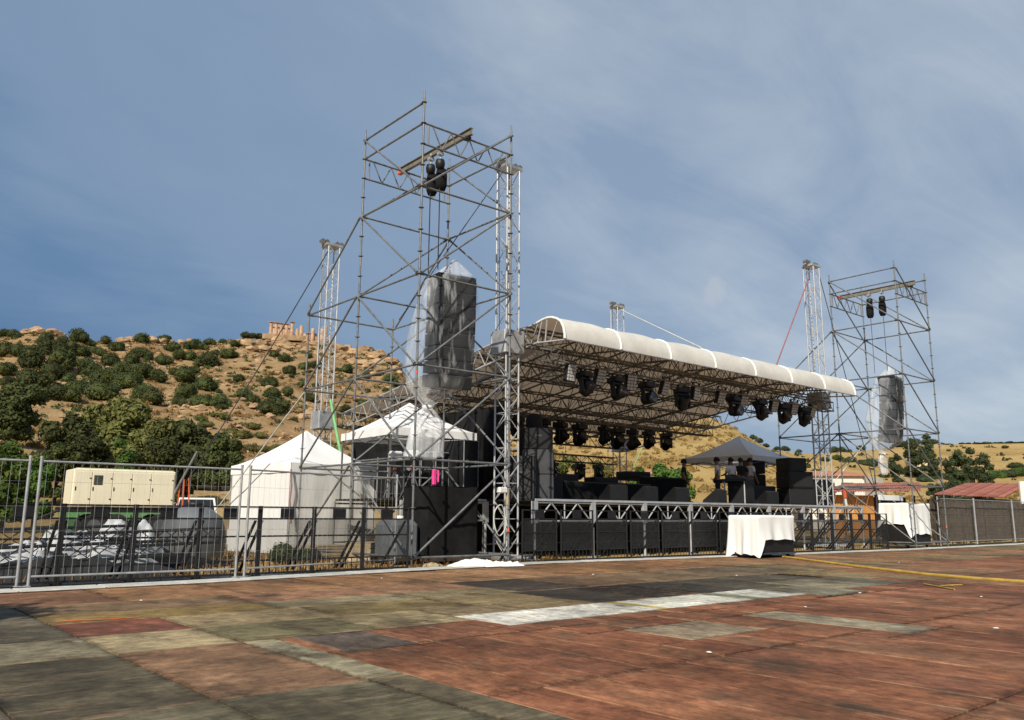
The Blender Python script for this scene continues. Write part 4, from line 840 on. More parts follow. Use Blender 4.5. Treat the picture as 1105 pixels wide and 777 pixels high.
# ------------------------------------------------------------------ people on the stage
def person(loc, rz, shirt, label, arm='down', h=1.76, lean=0.0):
    t = thing('person', label, 'person', loc, rz); s = h/1.76
    def skin(name, verts, edges, rad, matn, parent, sub=1):
        me = bpy.data.meshes.new(name); me.from_pydata([tuple(c*s for c in v) for v in verts], edges, []); me.materials.append(M[matn]); o = bpy.data.objects.new(name, me); COL.objects.link(o); o.parent = parent
        md = o.modifiers.new('skin', 'SKIN'); md.use_smooth_shade = True; md.branch_smoothing = .6
        for i, r in enumerate(rad): me.skin_vertices[0].data[i].radius = ((r if isinstance(r, tuple) else (r, r))[0]*s, (r if isinstance(r, tuple) else (r, r))[1]*s)
        me.skin_vertices[0].data[0].use_root = True
        sb = o.modifiers.new('sub', 'SUBSURF'); sb.levels = sb.render_levels = sub; return o
    if arm == 'down': el, wr = [(-.27, .03, 1.14), (.27, .03, 1.14)], [(-.25, -.10, .90), (.25, -.10, .90)]
    elif arm == 'fwd': el, wr = [(-.26, -.05, 1.14), (.26, -.05, 1.14)], [(-.16, -.30, 1.12), (.16, -.30, 1.10)]
    else: el, wr = [(-.34, .05, 1.17), (.34, .05, 1.17)], [(-.20, -.08, .98), (.20, -.08, .98)]
    V = [(0, 0, .95), (0, .0, 1.15), (0, .0, 1.36), (0, -.005, 1.47), (0, -.02, 1.55), (0, -.025, 1.66), (-.17, .01, 1.42), (.17, .01, 1.42), el[0], el[1], wr[0], wr[1], (-.10, 0, .90), (.10, 0, .90), (-.115, -.01, .50), (.115, -.01, .50), (-.12, .02, .09), (.12, .02, .09), (-.13, -.15, .04), (.13, -.15, .04)]
    E_ = [(0,1),(1,2),(2,3),(3,4),(4,5),(2,6),(2,7),(6,8),(7,9),(8,10),(9,11),(0,12),(0,13),(12,14),(13,15),(14,16),(15,17),(16,18),(17,19)]
    Rr = [(.15,.10),(.14,.10),(.16,.105),.06,(.075,.09),(.078,.095),.065,.065,.042,.042,.03,.03,.085,.085,.058,.058,.04,.04,.035,.035]
    hands = []
    for sd, w, e_ in ((-1, wr[0], el[0]), (1, wr[1], el[1])):
        w = Vector(w); d = (w-Vector(e_)).normalized(); base = len(V); V.append(tuple(w+d*.08)); E_.append((10 if sd < 0 else 11, base)); Rr.append((.036, .018))
        for k in range(4):
            q = w+d*.1+Vector((0, (k-1.5)*.018, 0)); i0 = len(V); ln = (.06, .075, .07, .055)[k]
            V.append(tuple(q+d*ln*.5)); V.append(tuple(q+d*ln+Vector((-sd*.02, 0, 0)))); E_ += [(base, i0), (i0, i0+1)]; Rr += [.0085, .0075]
        i0 = len(V); V.append(tuple(w+d*.05+Vector((0, -.045, 0)))); V.append(tuple(w+d*.09+Vector((0, -.06, 0)))); E_ += [(base, i0), (i0, i0+1)]; Rr += [.010, .009]
    body = skin('body', V, E_, Rr, 'skin', t)
    sh = [(0, 0, .98), (0, 0, 1.15), (0, 0, 1.36), (0, -.005, 1.46), (-.17, .01, 1.42), (.17, .01, 1.42)]
    for q, e_ in ((4, el[0]), (5, el[1])): sh.append(tuple(Vector(sh[q]).lerp(Vector(e_), .8)))
    skin('shirt', sh, [(0,1),(1,2),(2,3),(2,4),(2,5),(4,6),(5,7)], [(.175,.125),(.16,.12),(.18,.125),(.085,.085),.085,.085,.066,.066], shirt, t)
    skin('trousers', [(0, 0, .98), (-.10, 0, .88), (.10, 0, .88), (-.115, -.01, .50), (.115, -.01, .50), (-.12, .02, .11), (.12, .02, .11)], [(0,1),(0,2),(1,3),(2,4),(3,5),(4,6)], [(.16,.12),.10,.10,.075,.075,.06,.06], 'trousers', t)
    for sx in (-1, 1): obj('shoe', MB().bbox((sx*.125*s-.05, -.2, .004), (sx*.125*s+.05, .09, .09), .03), 'rubber', t)
    hm = MB(); n = 12
    for j in range(7):
        a = j/6*pi*.62
        hm.v += [(.098*s*sin(a)*cos(2*pi*k/n), (-.02+.118*sin(a)*sin(2*pi*k/n)+(.018 if a > 1.2 else 0))*s, (1.655+.125*cos(a))*s) for k in range(n)]
    hm.f = [(j*n+k, j*n+(k+1) % n, (j+1)*n+(k+1) % n, (j+1)*n+k) for j in range(6) for k in range(n)]; hm.sm = [True]*len(hm.f)
    obj('hair', hm, 'hair', t)
    fz = 1.635*s; fy = -.115*s
    obj('face', MB().tube((-.03*s, fy+.004, fz+.02), (-.03*s, fy-.006, fz+.02), .010, 6).tube((.03*s, fy+.004, fz+.02), (.03*s, fy-.006, fz+.02), .010, 6).tube((-.025*s, fy+.008, fz-.055), (.025*s, fy+.008, fz-.055), .007, 6), 'hair', body)
    obj('nose', MB().tube((0, fy+.006, fz+.015), (0, fy-.016, fz-.02), .009, 6, .014), 'skin', body)
    return t
person((25.85, 18.65, SZ), radians(-150), 'shirt_white', 'person in a white t-shirt with back turned, leftmost of the group under the tent', 'hips')
person((26.3, 18.35, SZ), radians(175), 'shirt_white', 'person in a white t-shirt between the other two white shirts', 'fwd')
person((26.68, 18.2, SZ), radians(120), 'shirt_black', 'person in a black t-shirt turned toward the group under the tent', 'fwd')
person((26.95, 17.98, SZ), radians(75), 'shirt_white', 'person in a white t-shirt standing side-on at the right of the group', 'down')
person((25.6, 20.0, SZ), radians(40), 'shirt_black', 'person in dark clothes standing alone left of the grey tent', 'down', 1.74)

# ------------------------------------------------------------------ tents
def tent(name, label, corner, rz, L, zb, ze, zp, fabric, walls=(), val=.22, legs=True):
    """square pop-up tent: near corner, spans +x and +y of its own frame"""
    t = thing(name, label, 'tent', (corner[0], corner[1], zb), rz); H = ze-zb; K = zp-zb; c = (L/2, L/2)
    cs = [(0, 0), (L, 0), (L, L), (0, L)]
    for i in range(4):
        a, b = cs[i], cs[(i+1) % 4]
        def fn(u, v, a=a, b=b):
            ex, ey = a[0]+(b[0]-a[0])*u, a[1]+(b[1]-a[1])*u; x, y = ex+(c[0]-ex)*v, ey+(c[1]-ey)*v
            z = H+(K-H)*(v**1.28)-.05*sin(pi*u)*(1-v)*v*2+.006*sin(9*u+i); return (x, y, z)
        obj('roof_panel', MB().grid(fn, 12, 12), fabric, t)
        dx_, dy_ = (b[0]-a[0])/L, (b[1]-a[1])/L
        def vf(u, v, a=a, b=b):
            s = .012*sin(u*26+i); return (a[0]+(b[0]-a[0])*u+dy_*(.012+s*(1-v)), a[1]+(b[1]-a[1])*u-dx_*(.012+s*(1-v)), H-val*(1-v)+.004)
        obj('valance', MB().grid(vf, 24, 2), fabric, t)
        if legs: obj('leg', MB().box((a[0]-.02+.03*(1 if a[0] == 0 else -1), a[1]-.02+.03*(1 if a[1] == 0 else -1), 0), (a[0]+.02+.03*(1 if a[0] == 0 else -1), a[1]+.02+.03*(1 if a[1] == 0 else -1), H)), 'aluminium_dull_shaded', t)
        if i in walls:
            def wf(u, v, a=a, b=b):
                s = .006*sin(u*31+i)*(1-v*.6)+.035*mnoise.noise(Vector((u*6, v*3, i))); return (a[0]+(b[0]-a[0])*u-dy_*(.02-s), a[1]+(b[1]-a[1])*u+dx_*(.02-s), .03+(H-.06)*v)
            obj('wall_sheet', MB().grid(wf, 48, 8), 'tent_wall', t)
    for i in range(4):
        a, b = cs[i], cs[(i+1) % 4]; q = lambda p: (p[0]+(c[0]-p[0])*.03, p[1]+(c[1]-p[1])*.03)
        a, b = q(a), q(b); md = ((a[0]+b[0])/2, (a[1]+b[1])/2)
        obj('truss_bar', MB().tube((*a, H-.06), (*md, H-.32), .014, 5).tube((*a, H-.32), (*md, H-.06), .014, 5).tube((*b, H-.06), (*md, H-.32), .014, 5).tube((*b, H-.32), (*md, H-.06), .014, 5), 'aluminium_dull_shaded', t)
    obj('centre_pole', MB().tube((*c, H-.3), (*c, K-.02), .02, 6), 'aluminium_dull_shaded', t)
    return t
tc1 = dep(309, 599, 22.0)
tent('white_tent', 'white pop-up tent with side walls beside the near scaffold tower', (tc1.x, tc1.y), radians(9), 3.0, GZ, 2.43, 3.5, 'tent_fabric', (0, 1, 2, 3), .26)
tent('open_white_tent', 'open white tent behind the near tower, on the side platform', (11.45, 18.35), radians(-2), 2.75, SZ, 3.3, 4.18, 'tent_fabric', (), .2)
tent('grey_tent', 'grey pop-up tent shading the people on the right of the stage', (27.45, 18.2), radians(1), 3.3, SZ, 3.38, 4.3, 'grey_tent_fabric', (), .2)
t = thing('red_ribbon', 'red and white ribbon tied at the corner of the white tent', 'ribbon', (tc1.x-.03, tc1.y-.06, 0))
obj('strip', MB().path([(0, 0, 2.25), (.03, -.03, 1.8), (.0, -.04, 1.4), (.06, -.06, .8)], .022, 5), 'red_strap', t)
# gathered sheet hanging at the right end of the tent

# ------------------------------------------------------------------ crowd barriers
def barrier(sheet='mesh_sheet'):
    t = thing('crowd_barrier', '-', 'barrier', (0, 0, 0), 0, 'black stage-front barriers'); w = 1.04; h = 1.2
    for x in (.02, w-.02): obj('post', MB().bbox((x-.018, -.018, 0), (x+.018, .018, h), .004), 'black_steel', t)
    for z in (h-.02, .98, .68, .27, .05): obj('rail', MB().bbox((.04, -.014, z-.014), (w-.04, .014, z+.014), .004), 'black_steel', t)
    obj('name_plate', MB().bbox((w*.36, -.022, .995), (w*.62, -.004, h-.036), .003), 'black_box', t)
    obj('mesh_sheet', MB().box((.04, -.004, .284), (w-.04, .002, .966)), sheet, t)
    for k in range(8): obj('bar', MB().tube((.11+k*.117, 0, .06), (.11+k*.117, 0, .26), .0085, 6), 'black_steel', t)
    for x in (.06, w-.06): obj('brace', MB().bbox((x-.02, .016, .0), (x+.02, .05, .03), .004).add([(x-.02,.02,.95),(x+.02,.02,.95),(x+.02,.06,.95),(x-.02,.06,.95),(x-.02,.86,.03),(x+.02,.86,.03),(x+.02,.92,.03),(x-.02,.92,.03)], [(0,1,2,3),(7,6,5,4),(0,4,5,1),(1,5,6,2),(2,6,7,3),(3,7,4,0)]), 'black_steel', t)
    obj('foot_plate', MB().box((.02, .02, -.03), (w-.02, .98, .004)), 'black_steel', t)
    return t
br = barrier(); first = True
for run, (pts) in enumerate(([(-1.1, 14.0), (9.3, 14.1)], [(12.55, 14.42), (19.4, 14.0), (28.0, 13.42)])):
    if run: br = barrier('dense_mesh'); first = True
    for bi, (a, b) in enumerate(along(pts, 1.06)):
        o = br if first else copy_tree(br); first = False
        o.location = (a[0], a[1], .0 if run else -.004); o.rotation_euler.z = atan2(b[1]-a[1], b[0]-a[0])
        o['label'] = ('black barrier panel, %s from the left in the row behind the wire fence' if run == 0 else 'black barrier panel, %s from the near tower along the front of the stage') % ORD[bi]
        o['group'] = 'barriers behind the left fence' if run == 0 else 'barriers along the stage front'

# ------------------------------------------------------------------ wire fence panels
def fence(a, b, label, h=1.85, group='wire fence panels', screen=None):
    L = hypot(b[0]-a[0], b[1]-a[1]); t = thing('fence_panel', label, 'fence', (a[0], a[1], 0), atan2(b[1]-a[1], b[0]-a[0]), group)
    for x in (.03, L-.03):
        p = obj('post', MB().tube((x, 0, .02), (x, 0, h), .021, 8).tube((x, 0, h-.02), (x, 0, h+.015), .024, 8), 'fence_steel', t)
    for z in (h-.06, .17): obj('rail', MB().tube((.05, 0, z), (L-.05, 0, z), .016, 6), 'fence_steel', t)
    mb = MB(); x = .11
    while x < L-.06: mb.tube((x, 0, .18), (x, 0, h-.07), .0018, 3, cap=False); x += .115
    for z in (.45, .8, 1.15, 1.5): mb.tube((.05, .003, z), (L-.05, .003, z), .002, 3, cap=False)
    obj('wire_mesh', mb, 'fence_steel', t)
    for x in (.0, L): obj('foot', MB().bbox((x-.06, -.03, .03), (x+.06, .1, .045), .004), 'fence_steel', t)
    return t
fl = [(-4.6, 13.6), (-1.1, 13.58), (2.49, 13.58)]
fence(fl[0], fl[1], 'galvanised wire fence panel at the far left outside edge'); fence(fl[1], fl[2], 'galvanised wire fence panel at the left edge of the picture')
fence((2.57, 13.56), (5.62, 13.56), 'galvanised wire fence panel in front of the cream generator'); fence((5.72, 13.58), (9.3, 14.55), 'galvanised wire fence panel in front of the white walled tent')
rf = [(32.75, 13.75), (36.55, 13.9), (40.9, 13.98), (45.2, 14.05)]
for i, (a, b) in enumerate(zip(rf, rf[1:])):
    fence(a, b, ('wire fence panel right beside the far scaffold tower, reed screen behind', 'second wire fence panel from the far scaffold tower', 'outermost wire fence panel at the right picture edge')[i])
    # reed screen behind each panel, built of bundles
    L = hypot(b[0]-a[0], b[1]-a[1]); t = thing('reed_screen', ('dark reed screen nearest the far scaffold tower', 'dark reed screen below the rusty roof', 'dark reed screen at the right picture edge')[i], 'screen', (a[0], a[1]+.25, GZ), atan2(b[1]-a[1], b[0]-a[0]), 'reed screens')
    n = int(L/.045); ms = [MB().tube((0, 0, .1+random.uniform(0, .15)), (random.uniform(-.02, .02), random.uniform(-.02, .02), 1.72+random.uniform(-.06, .1)), .026, 5) .mesh('reed') for _ in range(6)]
    for me in ms: me.materials.append(M['reed'])
    for k in range(n): obj('reed', random.choice(ms), None, t, (k*.045, random.uniform(-.012, .012), 0))
    for z in (.5, 1.25): obj('tie_wire', MB().tube((0, -.035, z), (L, -.035, z), .006, 4), 'galvanised', t)

# ------------------------------------------------------------------ draped desks, covered subs, cloth on the floor
def drape(name, label, loc, rz, w, d, h, drops, matn='drape_white', box='black_box', fold=.035, cat='cloth'):
    """cloth thrown over a desk: drops = hanging length on front(-y), right(+x), back(+y), left(-x)"""
    t = thing(name, label, cat, loc, rz); n = 128; per = []
    for i in range(n):
        u = i/n*4; sd = int(u) % 4; q = u-int(u); c = [(-w/2, -d/2), (w/2, -d/2), (w/2, d/2), (-w/2, d/2)]
        a, b = c[sd], c[(sd+1) % 4]; x, y = a[0]+(b[0]-a[0])*q, a[1]+(b[1]-a[1])*q
        x *= .985 if abs(abs(x)-w/2) < .01 else 1; nxt = drops[(sd+1) % 4]; prv = drops[(sd-1) % 4]; cur = drops[sd]
        dr = cur+(max(cur, nxt)*1.12-cur)*max(0, (q-.88)/.12)+(max(cur, prv)*1.12-cur)*max(0, (.12-q)/.12)
        nrm = [(0, -1), (1, 0), (0, 1), (-1, 0)][sd]; k = max(0, 1-min(q, 1-q)/.1)
        if k > 0:
            o = [(1, 0), (0, 1), (-1, 0), (0, -1)][sd] if q > .5 else [(-1, 0), (0, -1), (1, 0), (0, 1)][sd]; nrm = (nrm[0]+o[0]*k*.7, nrm[1]+o[1]*k*.7)
        per.append((x, y, nrm, dr, u))
    rows = 12; v = []; f = []
    for j in range(rows+1):
        s = j/rows
        for (x, y, nr, dr, u) in per:
            wv = (sin(u*11)+.6*sin(u*23+1)+.4*sin(u*5.3))*fold*s+.10*s*s*.5
            z = h-dr*s*(1+.02*sin(u*17)); z = max(z, .012+.006*sin(u*9)); v.append((x+nr[0]*(.012+wv), y+nr[1]*(.012+wv), z-.01*(s == 0)))
    for j in range(rows):
        for i in range(n): f.append((j*n+i, (j+1)*n+i, (j+1)*n+(i+1) % n, j*n+(i+1) % n))
    tp = [(x*.97, y*.97, h+.008+.008*sin(u*7)) for (x, y, nr, dr, u) in per]; o_ = len(v); v += tp; v.append((0, 0, h+.02))
    for i in range(n): f.append((i, (i+1) % n, o_+(i+1) % n, o_+i)); f.append((o_+i, o_+(i+1) % n, o_+n))
    obj('cloth', MB().add(v, f, True), matn, t)
    return t
def desk(name, label, cat, loc, rz, w, d, h):
    t = thing(name, label, cat, loc, rz); obj('case_body', MB().bbox((-w/2, -d/2, .14), (w/2, d/2, h), .015), 'black_box', t)
    obj('skid', MB().box((-w/2-.04, -d/2-.04, .09), (w/2+.04, d/2+.04, .138)), 'grey_box', t)
    for sx in (-1, 1):
        for sy in (-1, 1): obj('castor', MB().tube((sx*(w/2-.12)-.025, sy*(d/2-.12), .05), (sx*(w/2-.12)+.025, sy*(d/2-.12), .05), .048, 10), 'rubber', t)
dk1 = (20.0, 13.05); r1 = radians(-4)
desk('flight_cased_desk', 'black equipment desk on castors under a white cloth before the barriers', 'desk', (*dk1, 0), r1, 1.55, .85, 1.06)
drape('white_cover_cloth', 'white cloth hanging over the desk in front of the barriers', (*dk1, 0), r1, 1.62, .92, 1.09, (.62, .55, .8, 1.0))
dk2 = (31.35, 14.35); r2 = radians(-3)
desk('covered_console', 'black equipment stack on castors inside the far right tower', 'desk', (*dk2, .0), r2, 1.6, 1.0, 1.55)
drape('white_dust_sheet', 'white cloth draped over equipment inside the far right tower', (*dk2, .0), r2, 1.66, 1.06, 1.58, (1.1, .7, .8, .75))
t = thing('white_board', 'white board lying across the covered equipment in the far tower', 'board', (31.7, 15.0, 0)); obj('board', MB().bbox((-.95, -.03, 1.7), (.95, .03, 1.9), .01), 'white_paint', t)
for sx in (-.9, .9): obj('leg', MB().tube((sx, 0, 0), (sx, 0, 1.72), .025, 6), 'galvanised', t)
# black covered subwoofers standing in the near tower
t = thing('covered_subwoofers', 'black cloth covered subwoofer stack standing inside the near tower', 'loudspeaker', (11.42, 16.0, .04), radians(-2))
for k in range(3): obj('subwoofer', MB().bbox((-.64, -.5, .12+k*.5), (.64, .5, .60+k*.5), .02), 'black_box', t)
obj('pallet', MB().box((-.68, -.54, 0), (.68, .54, .1)), 'dark_timber', t)
def cov(u, v):
    a = u*4; sd = int(a) % 4 if u < 1 else 3; q = a-sd; c_ = [(-.68, -.54), (.68, -.54), (.68, .54), (-.68, .54)]; p, r = c_[sd], c_[(sd+1) % 4]
    s = .012*sin(u*70)*(1-v)+.02*mnoise.noise(Vector((u*16, v*4, 1.2))); nr = [(0, -1), (1, 0), (0, 1), (-1, 0)][sd]
    return (p[0]+(r[0]-p[0])*q+nr[0]*s, p[1]+(r[1]-p[1])*q+nr[1]*s, .13+1.53*v)
obj('cover_side', MB().grid(cov, 96, 10), 'black_cloth', t)
obj('cover_top', MB().grid(lambda u, v: (-.69+1.38*u, -.55+1.1*v, 1.655+.02*mnoise.noise(Vector((u*4, v*4, 0)))), 12, 10), 'black_cloth', t)
def heap(name, label, cat, loc, rx, ry, h, matn, seed, rz=0, n=72, rough=1.0, kind=None):
    def fn(u, v):
        th = u*2*pi; r = v; e = 1+.28*mnoise.noise(Vector((cos(th)*1.3, sin(th)*1.3, seed)))+.08*sin(th*5+seed); x, y = cos(th)*r*rx*e, sin(th)*r*ry*e
        z = h*max(0, 1-r**1.7)*(0.6+.75*rough*mnoise.noise(Vector((x*2.3, y*2.3, seed))))+.75*h*rough*(.5-abs(mnoise.noise(Vector((x*3.2/max(rx, .5), y*5, seed+4)))))*(1-r**4)+.22*h*rough*abs(mnoise.noise(Vector((x*11, y*11, seed))))*(1-r**4)+.012
        return (x, y, max(z, .008))
    t = thing(name, label, cat, loc, rz); obj('sheet', MB().grid(lambda u, v: fn(1-u, v), n, 26), matn, t); return t
heap('dropped_cloth', 'crumpled white cloth lying at the foot of the near tower', 'cloth', (11.0, 13.98, 0), .72, .26, .15, 'drape_white', 2.2, radians(-18), 72, .8)
heap('dropped_cloth', 'small flat end of white cloth beside the crumpled one', 'cloth', (11.62, 13.72, 0), .34, .16, .12, 'drape_white', 5.2, radians(-20))
heap('rag', 'small brown rag at the foot of the near tower', 'cloth', (10.15, 14.55, 0), .3, .14, .08, 'box_wood', 8.2)

# cable protector on the boards, straps, rubbish
c0 = [on(x, y, 2, .02) for x, y in ((845, 601), (862, 603), (930, 612), (1000, 620), (1060, 625), (1105, 628), (1180, 634))]
tag(obj('yellow_cable', MB().path(c0, .035, 6), 'yellow_cable'), 'yellow cable cover running across the boards from the draped desk', 'cable')
for i, (x, y, x2, y2) in enumerate(((997, 630, 1030, 636), (1015, 632, 1038, 631))):
    tag(obj('wood_offcut', MB().path([on(x, y, 2, .015), on(x2, y2, 2, .015)], .014, 4), 'yellow_cable'), ('long pale sliver of wood on the red boards at right', 'short pale sliver of wood touching the long one')[i], 'offcut')
for i, (x, y) in enumerate(((795, 621), (970, 607), (1075, 678), (1059, 644), (869, 655), (765, 704), (640, 620), (412, 624), (152, 648), (928, 640))):
    p = on(x, y, 2, .006); heap('litter', ('tiny white scrap below the draped desk', 'white scrap on the boards beside the yellow cable', 'flat pale scrap at the far right of the red boards', 'pale scrap on the right side of the deck', 'pale scrap on the seam right of the white boards', 'tiny scrap in the middle of the red boards', 'pale scrap in front of the stage barriers', 'pale scrap on the brown boards left of the tower', 'pale scrap on the boards at far left', 'tiny pale scrap right of the pale boards')[i], 'litter', (p.x, p.y, .003), .07, .035, .02, 'paper', i, i).scale = (.4, .4, .4)
tag(obj('orange_strip', MB().path([on(60, 671, 2, .012), on(90, 669, 2, .012), on(120, 668, 2, .012), on(150, 666, 2, .012)], .006, 5), 'orange_strap'), 'orange strip lying along the seam of the dark red board', 'strip')

# ------------------------------------------------------------------ guy lines
def line(name, label, a, b, r, matn, sag=.0, cat='guy line'):
    a = Vector(a); b = Vector(b); pts = [a.lerp(b, i/10)-Vector((0, 0, sag*sin(pi*i/10))) for i in range(11)]
    return tag(obj(name, MB().path(pts, r, 5), matn), label, cat)
anch = dep(196, 528, 27.5)
line('guy_wire', 'dark guy wire from the left rear mast down toward the hill', (13.0, 25.2, 10.15), (anch.x, anch.y, anch.z), .02, 'rope_dark', .15)
tag(obj('tension_pole', MB().path([dep(188, 533, 27.4), dep(213, 487, 27.6)], .045, 6), 'galvanised'), 'leaning grey tension pole with orange straps behind the fence', 'pole')
for i, (x, y) in enumerate(((193, 520), (197, 519), (202, 518))): line('ratchet_strap', ('left orange strap hanging from the leaning pole', 'middle orange strap hanging from the leaning pole', 'right orange strap hanging from the leaning pole')[i], dep(x+2, y-2, 27.5), (*dep(x-4+i*4, 555, 27.5).xy, GZ), .025, 'orange_strap', 0, 'strap')
line('pale_strap', 'pale strap running from the near tower down to the left', (TL[0]-.02, TL[1]+5.14, 4.15), (*dep(215, 512, 25.5).xy, .3), .018, 'pale_strap')
line('green_strap', 'bright green strap hanging behind the near tower', (13.0, 24.6, 4.75), (12.35, 22.0, 1.6), .05, 'green_strap', 0, 'strap')
line('white_strap', 'pale strap from the rear mast down to the front of the roof', (28.1, 25.3, 10.5), (20.15, 14.95, 6.06), .024, 'pale_strap')
line('red_strap', 'reddish strap from the right front mast down to the roof', (28.5, 16.0, 10.1), (24.3, 15.0, 6.05), .022, 'red_strap')
line('black_cable', 'black cable from the right front mast down past the far tower', (28.95, 15.85, 10.4), (31.6, 15.2, .4), .016, 'rope_dark')
line('black_cable', 'thin black cable from the near front mast head into the tower', (13.2, 16.0, 10.05), (11.0, 17.4, 5.9), .013, 'rope_dark')
line('yellow_strap', 'yellow green strap behind the stage going up to the roof', (27.9, 25.3, 2.0), (31.5, 27.0, 4.6), .025, 'green_strap', 0, 'strap')
line('pale_rope', 'pale rope across the right side in front of the white house', (29.0, 16.2, 1.9), (32.2, 15.9, 4.2), .014, 'pale_strap')
t = thing('pink_strap', 'bright pink strap bundle on the covered subwoofers', 'strap', (10.93, 15.6, 1.72)); obj('bundle', MB().bbox((-.05, -.04, 0), (.05, .04, .36), .02), 'pink_strap', t); obj('loop', MB().bbox((.09, -.03, .06), (.13, .03, .34), .015), 'pink_strap', t)
t = thing('strap_bundle', 'red strap hanging on the post of the far right tower', 'strap', (29.95, 15.9, 0)); obj('knot', MB().bbox((-.07, -.06, 1.75), (.07, .06, 2.15), .03), 'orange_strap', t); obj('tail', MB().path([(0, 0, 1.75), (.06, -.03, 1.2), (.02, -.05, .5)], .05, 6), 'pale_strap', t)

# ------------------------------------------------------------------ generator, vehicle, piles behind the left fence
gl = dep(76, 547, 35.0); gr = dep(187, 548, 37.5); gd = Vector((gr.x-gl.x, gr.y-gl.y, 0)); GLEN = gd.length; gz0 = 1.28
t = thing('generator', 'cream generator housing with a small window, behind the left fence', 'generator', (gl.x, gl.y, 0), atan2(gd.y, gd.x))
D_ = 1.9; Hh = 1.62
obj('housing', MB().bbox((0, 0, gz0), (GLEN, D_, gz0+Hh), .035), 'cream_paint', t)
for x0, x1 in ((.06, .72), (.74, 1.55), (1.57, 2.35), (2.37, 3.15), (3.17, GLEN-.06)):
    if x1 > x0+.1:
        d_ = obj('door_panel', MB().bbox((x0+.012, -.022, gz0+.12), (x1-.012, -.004, gz0+Hh-.12), .006), 'cream_paint', t)
        obj('hinge', MB().box((x1-.09, -.034, gz0+.32), (x1-.02, -.023, gz0+.37)).box((x1-.09, -.034, gz0+Hh-.42), (x1-.02, -.023, gz0+Hh-.37)), 'black_box', d_)
        obj('handle', MB().box((x0+.03, -.04, gz0+.7), (x0+.07, -.023, gz0+.86)), 'black_box', d_)
wdw = obj('window', MB().bbox((.8, -.04, gz0+.95), (1.15, -.024, gz0+1.36), .01), 'dark_timber', t); obj('pane', MB().box((.83, -.047, gz0+.985), (1.12, -.041, gz0+1.325)), 'window_glass', wdw)
obj('roof_rail', MB().box((.1, .05, gz0+Hh+.002), (GLEN-.1, .15, gz0+Hh+.04)), 'cream_paint', t)
obj('chassis', MB().box((-.3, .1, gz0-.22), (GLEN+.2, .3, gz0-.003)).box((-.3, D_-.3, gz0-.22), (GLEN+.2, D_-.1, gz0-.003)).box((.2, .3, gz0-.15), (.4, D_-.3, gz0-.05)), 'black_steel', t)
for x in (1.0, 1.9, GLEN-.5):
    for y in (.12, D_-.36):
        wq = obj('wheel', MB().tube((x, y, .5), (x, y+.24, .5), .5, 18), 'rubber', t); obj('rim', MB().tube((x, y-.012, .5), (x, y-.002, .5), .27, 14), 'grey_tank', wq)
obj('drawbar', MB().path([(-.3, D_/2, gz0-.15), (-1.2, D_/2, .7)], .06, 6).tube((-1.1, D_/2, .7), (-1.1, D_/2, 0), .04, 6), 'black_steel', t)
# green container lying beyond
t = thing('green_skip', 'low green metal skip seen beneath the generator', 'skip', (gl.x+2.0, gl.y+9, 0), atan2(gd.y, gd.x)); obj('tub', MB().add([(0,0,GZ),(5,0,GZ),(5,1.6,GZ),(0,1.6,GZ),(-.3,-.1,1.1),(5.3,-.1,1.1),(5.3,1.7,1.1),(-.3,1.7,1.1)], [(0,3,2,1),(4,5,6,7),(0,1,5,4),(1,2,6,5),(2,3,7,6),(3,0,4,7)]), 'green_paint', t)
for k in range(6): obj('rib', MB().box((.3+k*.85, -.16, .05), (.38+k*.85, -.06, 1.0)), 'green_paint', t)
# small white truck front behind the fence
v0 = dep(186, 566, 30.0)
t = thing('utility_truck', 'small white utility truck half hidden behind the fence', 'truck', (v0.x, v0.y, 0), YAW-pi/2+radians(22))
obj('cab', MB().add([(0,0,.45),(1.5,0,.45),(1.5,1.5,.45),(0,1.5,.45),(0,0,1.02),(1.5,0,1.02),(1.5,1.5,1.02),(0,1.5,1.02),(.15,.3,1.62),(1.4,.3,1.62),(1.4,1.4,1.62),(.15,1.4,1.62)], [(0,3,2,1),(0,1,5,4),(1,2,6,5),(2,3,7,6),(3,0,4,7),(4,5,9,8),(5,6,10,9),(6,7,11,10),(7,4,8,11),(8,9,10,11)]), 'white_paint', t)
obj('windscreen', MB().add([(.1,.008,1.06),(1.42,.008,1.06),(1.34,.27,1.56),(.2,.27,1.56)], [(0,1,2,3)]), 'lens_glass', t)
obj('bumper', MB().bbox((-.03, -.08, .38), (1.53, .02, .56), .02), 'black_box', t)
for x in (.2, 1.2): obj('headlight', MB().bbox((x-.11, -.025, .68), (x+.13, -.002, .84), .02), 'led_panel', t)
for x in (.0, 1.3):
    for y in (.35, 2.4): wq = obj('wheel', MB().tube((x, y, .3), (x+.2, y, .3), .3, 14), 'rubber', t); obj('rim', MB().tube((x-.006, y, .3), (x-.001, y, .3), .17, 12), 'grey_tank', wq)
obj('cargo_bed', MB().box((-.02, 1.52, .5), (1.52, 3.2, .62)).box((-.02, 1.52, .62), (.03, 3.2, .95)).box((1.47, 1.52, .62), (1.52, 3.2, .95)), 'white_paint', t)
